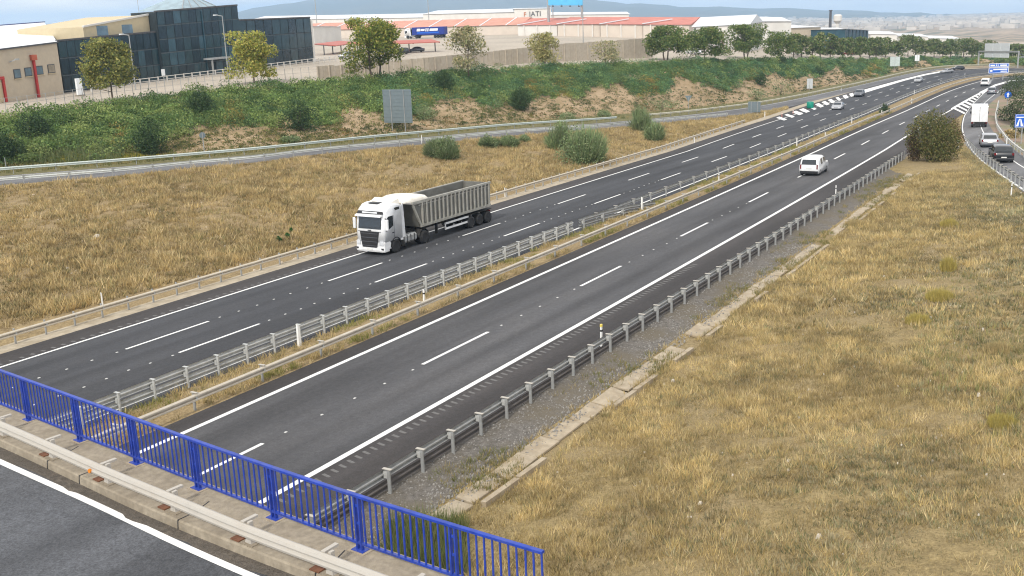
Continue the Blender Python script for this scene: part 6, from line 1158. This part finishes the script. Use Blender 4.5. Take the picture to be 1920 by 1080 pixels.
# ---------------------------------------------------------------- trees
def tree(label, P, hgt, cw, n, cols, leaf=.3, group='trees along the estate road', trunk=.16, dens=1., low=.17, ntr=1, name='tree'):
    t = thing(name, label, 'tree', P, group=group); b = MB(); tips = []; prof = lambda q: 1.5*(max(0, (q-low)/(1-low))+.18)**.4*max(.02, 1-(q-low)/(1-low))**.62
    for k in range(ntr):
        ox = (k-(ntr-1)/2)*cw*.3; b.tube([(ox*.6, 0, -.3), (ox, .05, hgt*low), (ox+RNG.normal(0, .15), RNG.normal(0, .15), hgt*.6), (ox*.5, 0, hgt*.9)], [trunk, trunk*.8, trunk*.45, .03], 7)
        for j in range(9):
            z = hgt*RNG.uniform(low, .75); a = RNG.uniform(0, 6.28); r = cw*.5*RNG.uniform(.55, .95)*prof(z/hgt); e = np.array([ox+math.cos(a)*r, math.sin(a)*r, z+hgt*RNG.uniform(.08, .24)]); b.tube([(ox, 0, z*.85), ((ox+e[0])/2, e[1]/2, z*.98+hgt*.03), e], [trunk*.4, trunk*.22, .02], 5); tips.append(e)
    part('trunk', b, MT['bark'], t)
    Q = []; nc = 30
    for k in range(nc):
        if k < len(tips): c = tips[k]
        else:
            a = RNG.uniform(0, 6.28); zz = low+(1-low)*RNG.uniform(.02, .95); rr_ = cw*.5*math.sqrt(RNG.uniform(0, 1))*prof(zz); c = np.array([math.cos(a)*rr_, math.sin(a)*rr_, hgt*zz])
        m = int(n/nc*RNG.uniform(.5, 1.5)); s = cw*RNG.uniform(.11, .2); d = RNG.normal(size=(m, 3)); d /= np.linalg.norm(d, axis=1)[:, None]; d *= (RNG.uniform(0, 1, m)**.4)[:, None]*np.array([s, s, s*.85])*1.25; Q.append(c+d)
    Q = np.vstack(Q); Q[:, 2] = np.minimum(Q[:, 2], hgt*RNG.uniform(.93, 1.03, len(Q))); Q = Q[Q[:, 2] > hgt*low*.7]; base = pick(cols, len(Q)); V, Fc, C = leafset(Q, leaf, base, 0, .3); link('crown', tint_mesh('crown', V, Fc, C), MT['leaf'], t); return t
OLV = [(.14, .14, .035), (.10, .115, .03), (.19, .17, .05), (.075, .085, .028)]; YGR = [(.22, .21, .045), (.17, .18, .035), (.26, .22, .06), (.12, .14, .03)]; PLN = [(.06, .095, .025), (.085, .115, .03), (.12, .13, .045), (.045, .07, .022)]; GRY = [(.16, .16, .08), (.20, .18, .09), (.12, .13, .06), (.25, .21, .12)]
for px, pyb, pyt, wpx, n, cols, ntr, lb in ((212, 194, 74, 100, 2900, OLV, 1, 'olive green tree before the left wing of the glass office'), (477, 160, 60, 92, 2900, YGR, 1, 'yellow green tree before the right wing of the glass office'), (705, 148, 34, 100, 3900, [(.09, .12, .02), (.15, .16, .03), (.06, .085, .02), (.2, .18, .04)], 2, 'dense yellow green tree with two trunks beside the red carport'), (878, 139, 50, 74, 1100, GRY, 1, 'thin greyish tree before the panel fence, nearest the lorry yard'), (1020, 124, 62, 62, 1300, [(.2, .19, .07), (.15, .15, .06), (.26, .22, .1)], 1, 'sparse yellowish tree before the panel fence below the billboard'), (1135, 120, 76, 54, 500, GRY, 1, 'almost bare small tree before the panel fence'), (1248, 113, 50, 70, 3000, PLN, 2, 'dark dense tree at the right end of the panel fence'), (1320, 112, 52, 74, 2800, PLN, 1, 'dark dense tree left of the dark red door'), (1398, 111, 46, 72, 3000, PLN, 2, 'dense tree right of the dark red door'), (1458, 111, 58, 54, 2000, PLN, 1, 'paler tree at the start of the far row')):
    P = yard(px, pyb) if px > 500 else yard(px, pyb-3); s = px_size(P); h = lift(P, pyt); tree(lb, P, h, wpx*s*1.05, int(n*2.6), [tuple(min(1, q*1.85) for q in c) for c in cols], .42 if px < 1200 else .5, trunk=.15 if ntr == 1 else .2, ntr=ntr)
ORD = 'first second third fourth fifth sixth seventh eighth ninth tenth eleventh twelfth thirteenth'.split()
far_px = np.arange(1488, 1925, 17.5)
for k, px in enumerate(far_px):
    lbl = f'{ORD[k]} tree from the left end of the hazy far row' if k < 13 else f'{ORD[len(far_px)-1-k]} tree from the right end of the hazy far row'
    px = px+RNG.uniform(-4, 4); P = yard(px, float(ip(CR_, px))-RNG.uniform(1, 4)); s = px_size(P); h = lift(P, float(np.interp(px, [1488, 1560, 1700, 1800, 1925], [66, 66, 70, 77, 84]))+RNG.uniform(-6, 6)); tree(lbl, P, h, s*RNG.uniform(26, 42), 1500, [tuple(q*1.7 for q in c) for c in PLN+GRY[:1]], .75, 'trees in the far row', .2, low=.2)
# ------------------------------------------------------------------ haze
hz = MB().box((3000, 2500, -110), (20000, 20000, 560))
hm = bpy.data.materials.new('haze_air'); hm.use_nodes = True; hn = hm.node_tree; hn.nodes.clear()
pv = hn.nodes.new('ShaderNodeVolumePrincipled'); pv.inputs['Color'].default_value = (.50, .72, 1., 1); pv.inputs['Density'].default_value = .00016; pv.inputs['Anisotropy'].default_value = .2
ho = hn.nodes.new('ShaderNodeOutputMaterial'); hn.links.new(pv.outputs[0], ho.inputs['Volume'])
hob = link('haze', hz.mesh('haze'), hm); hob['kind'] = 'stuff'
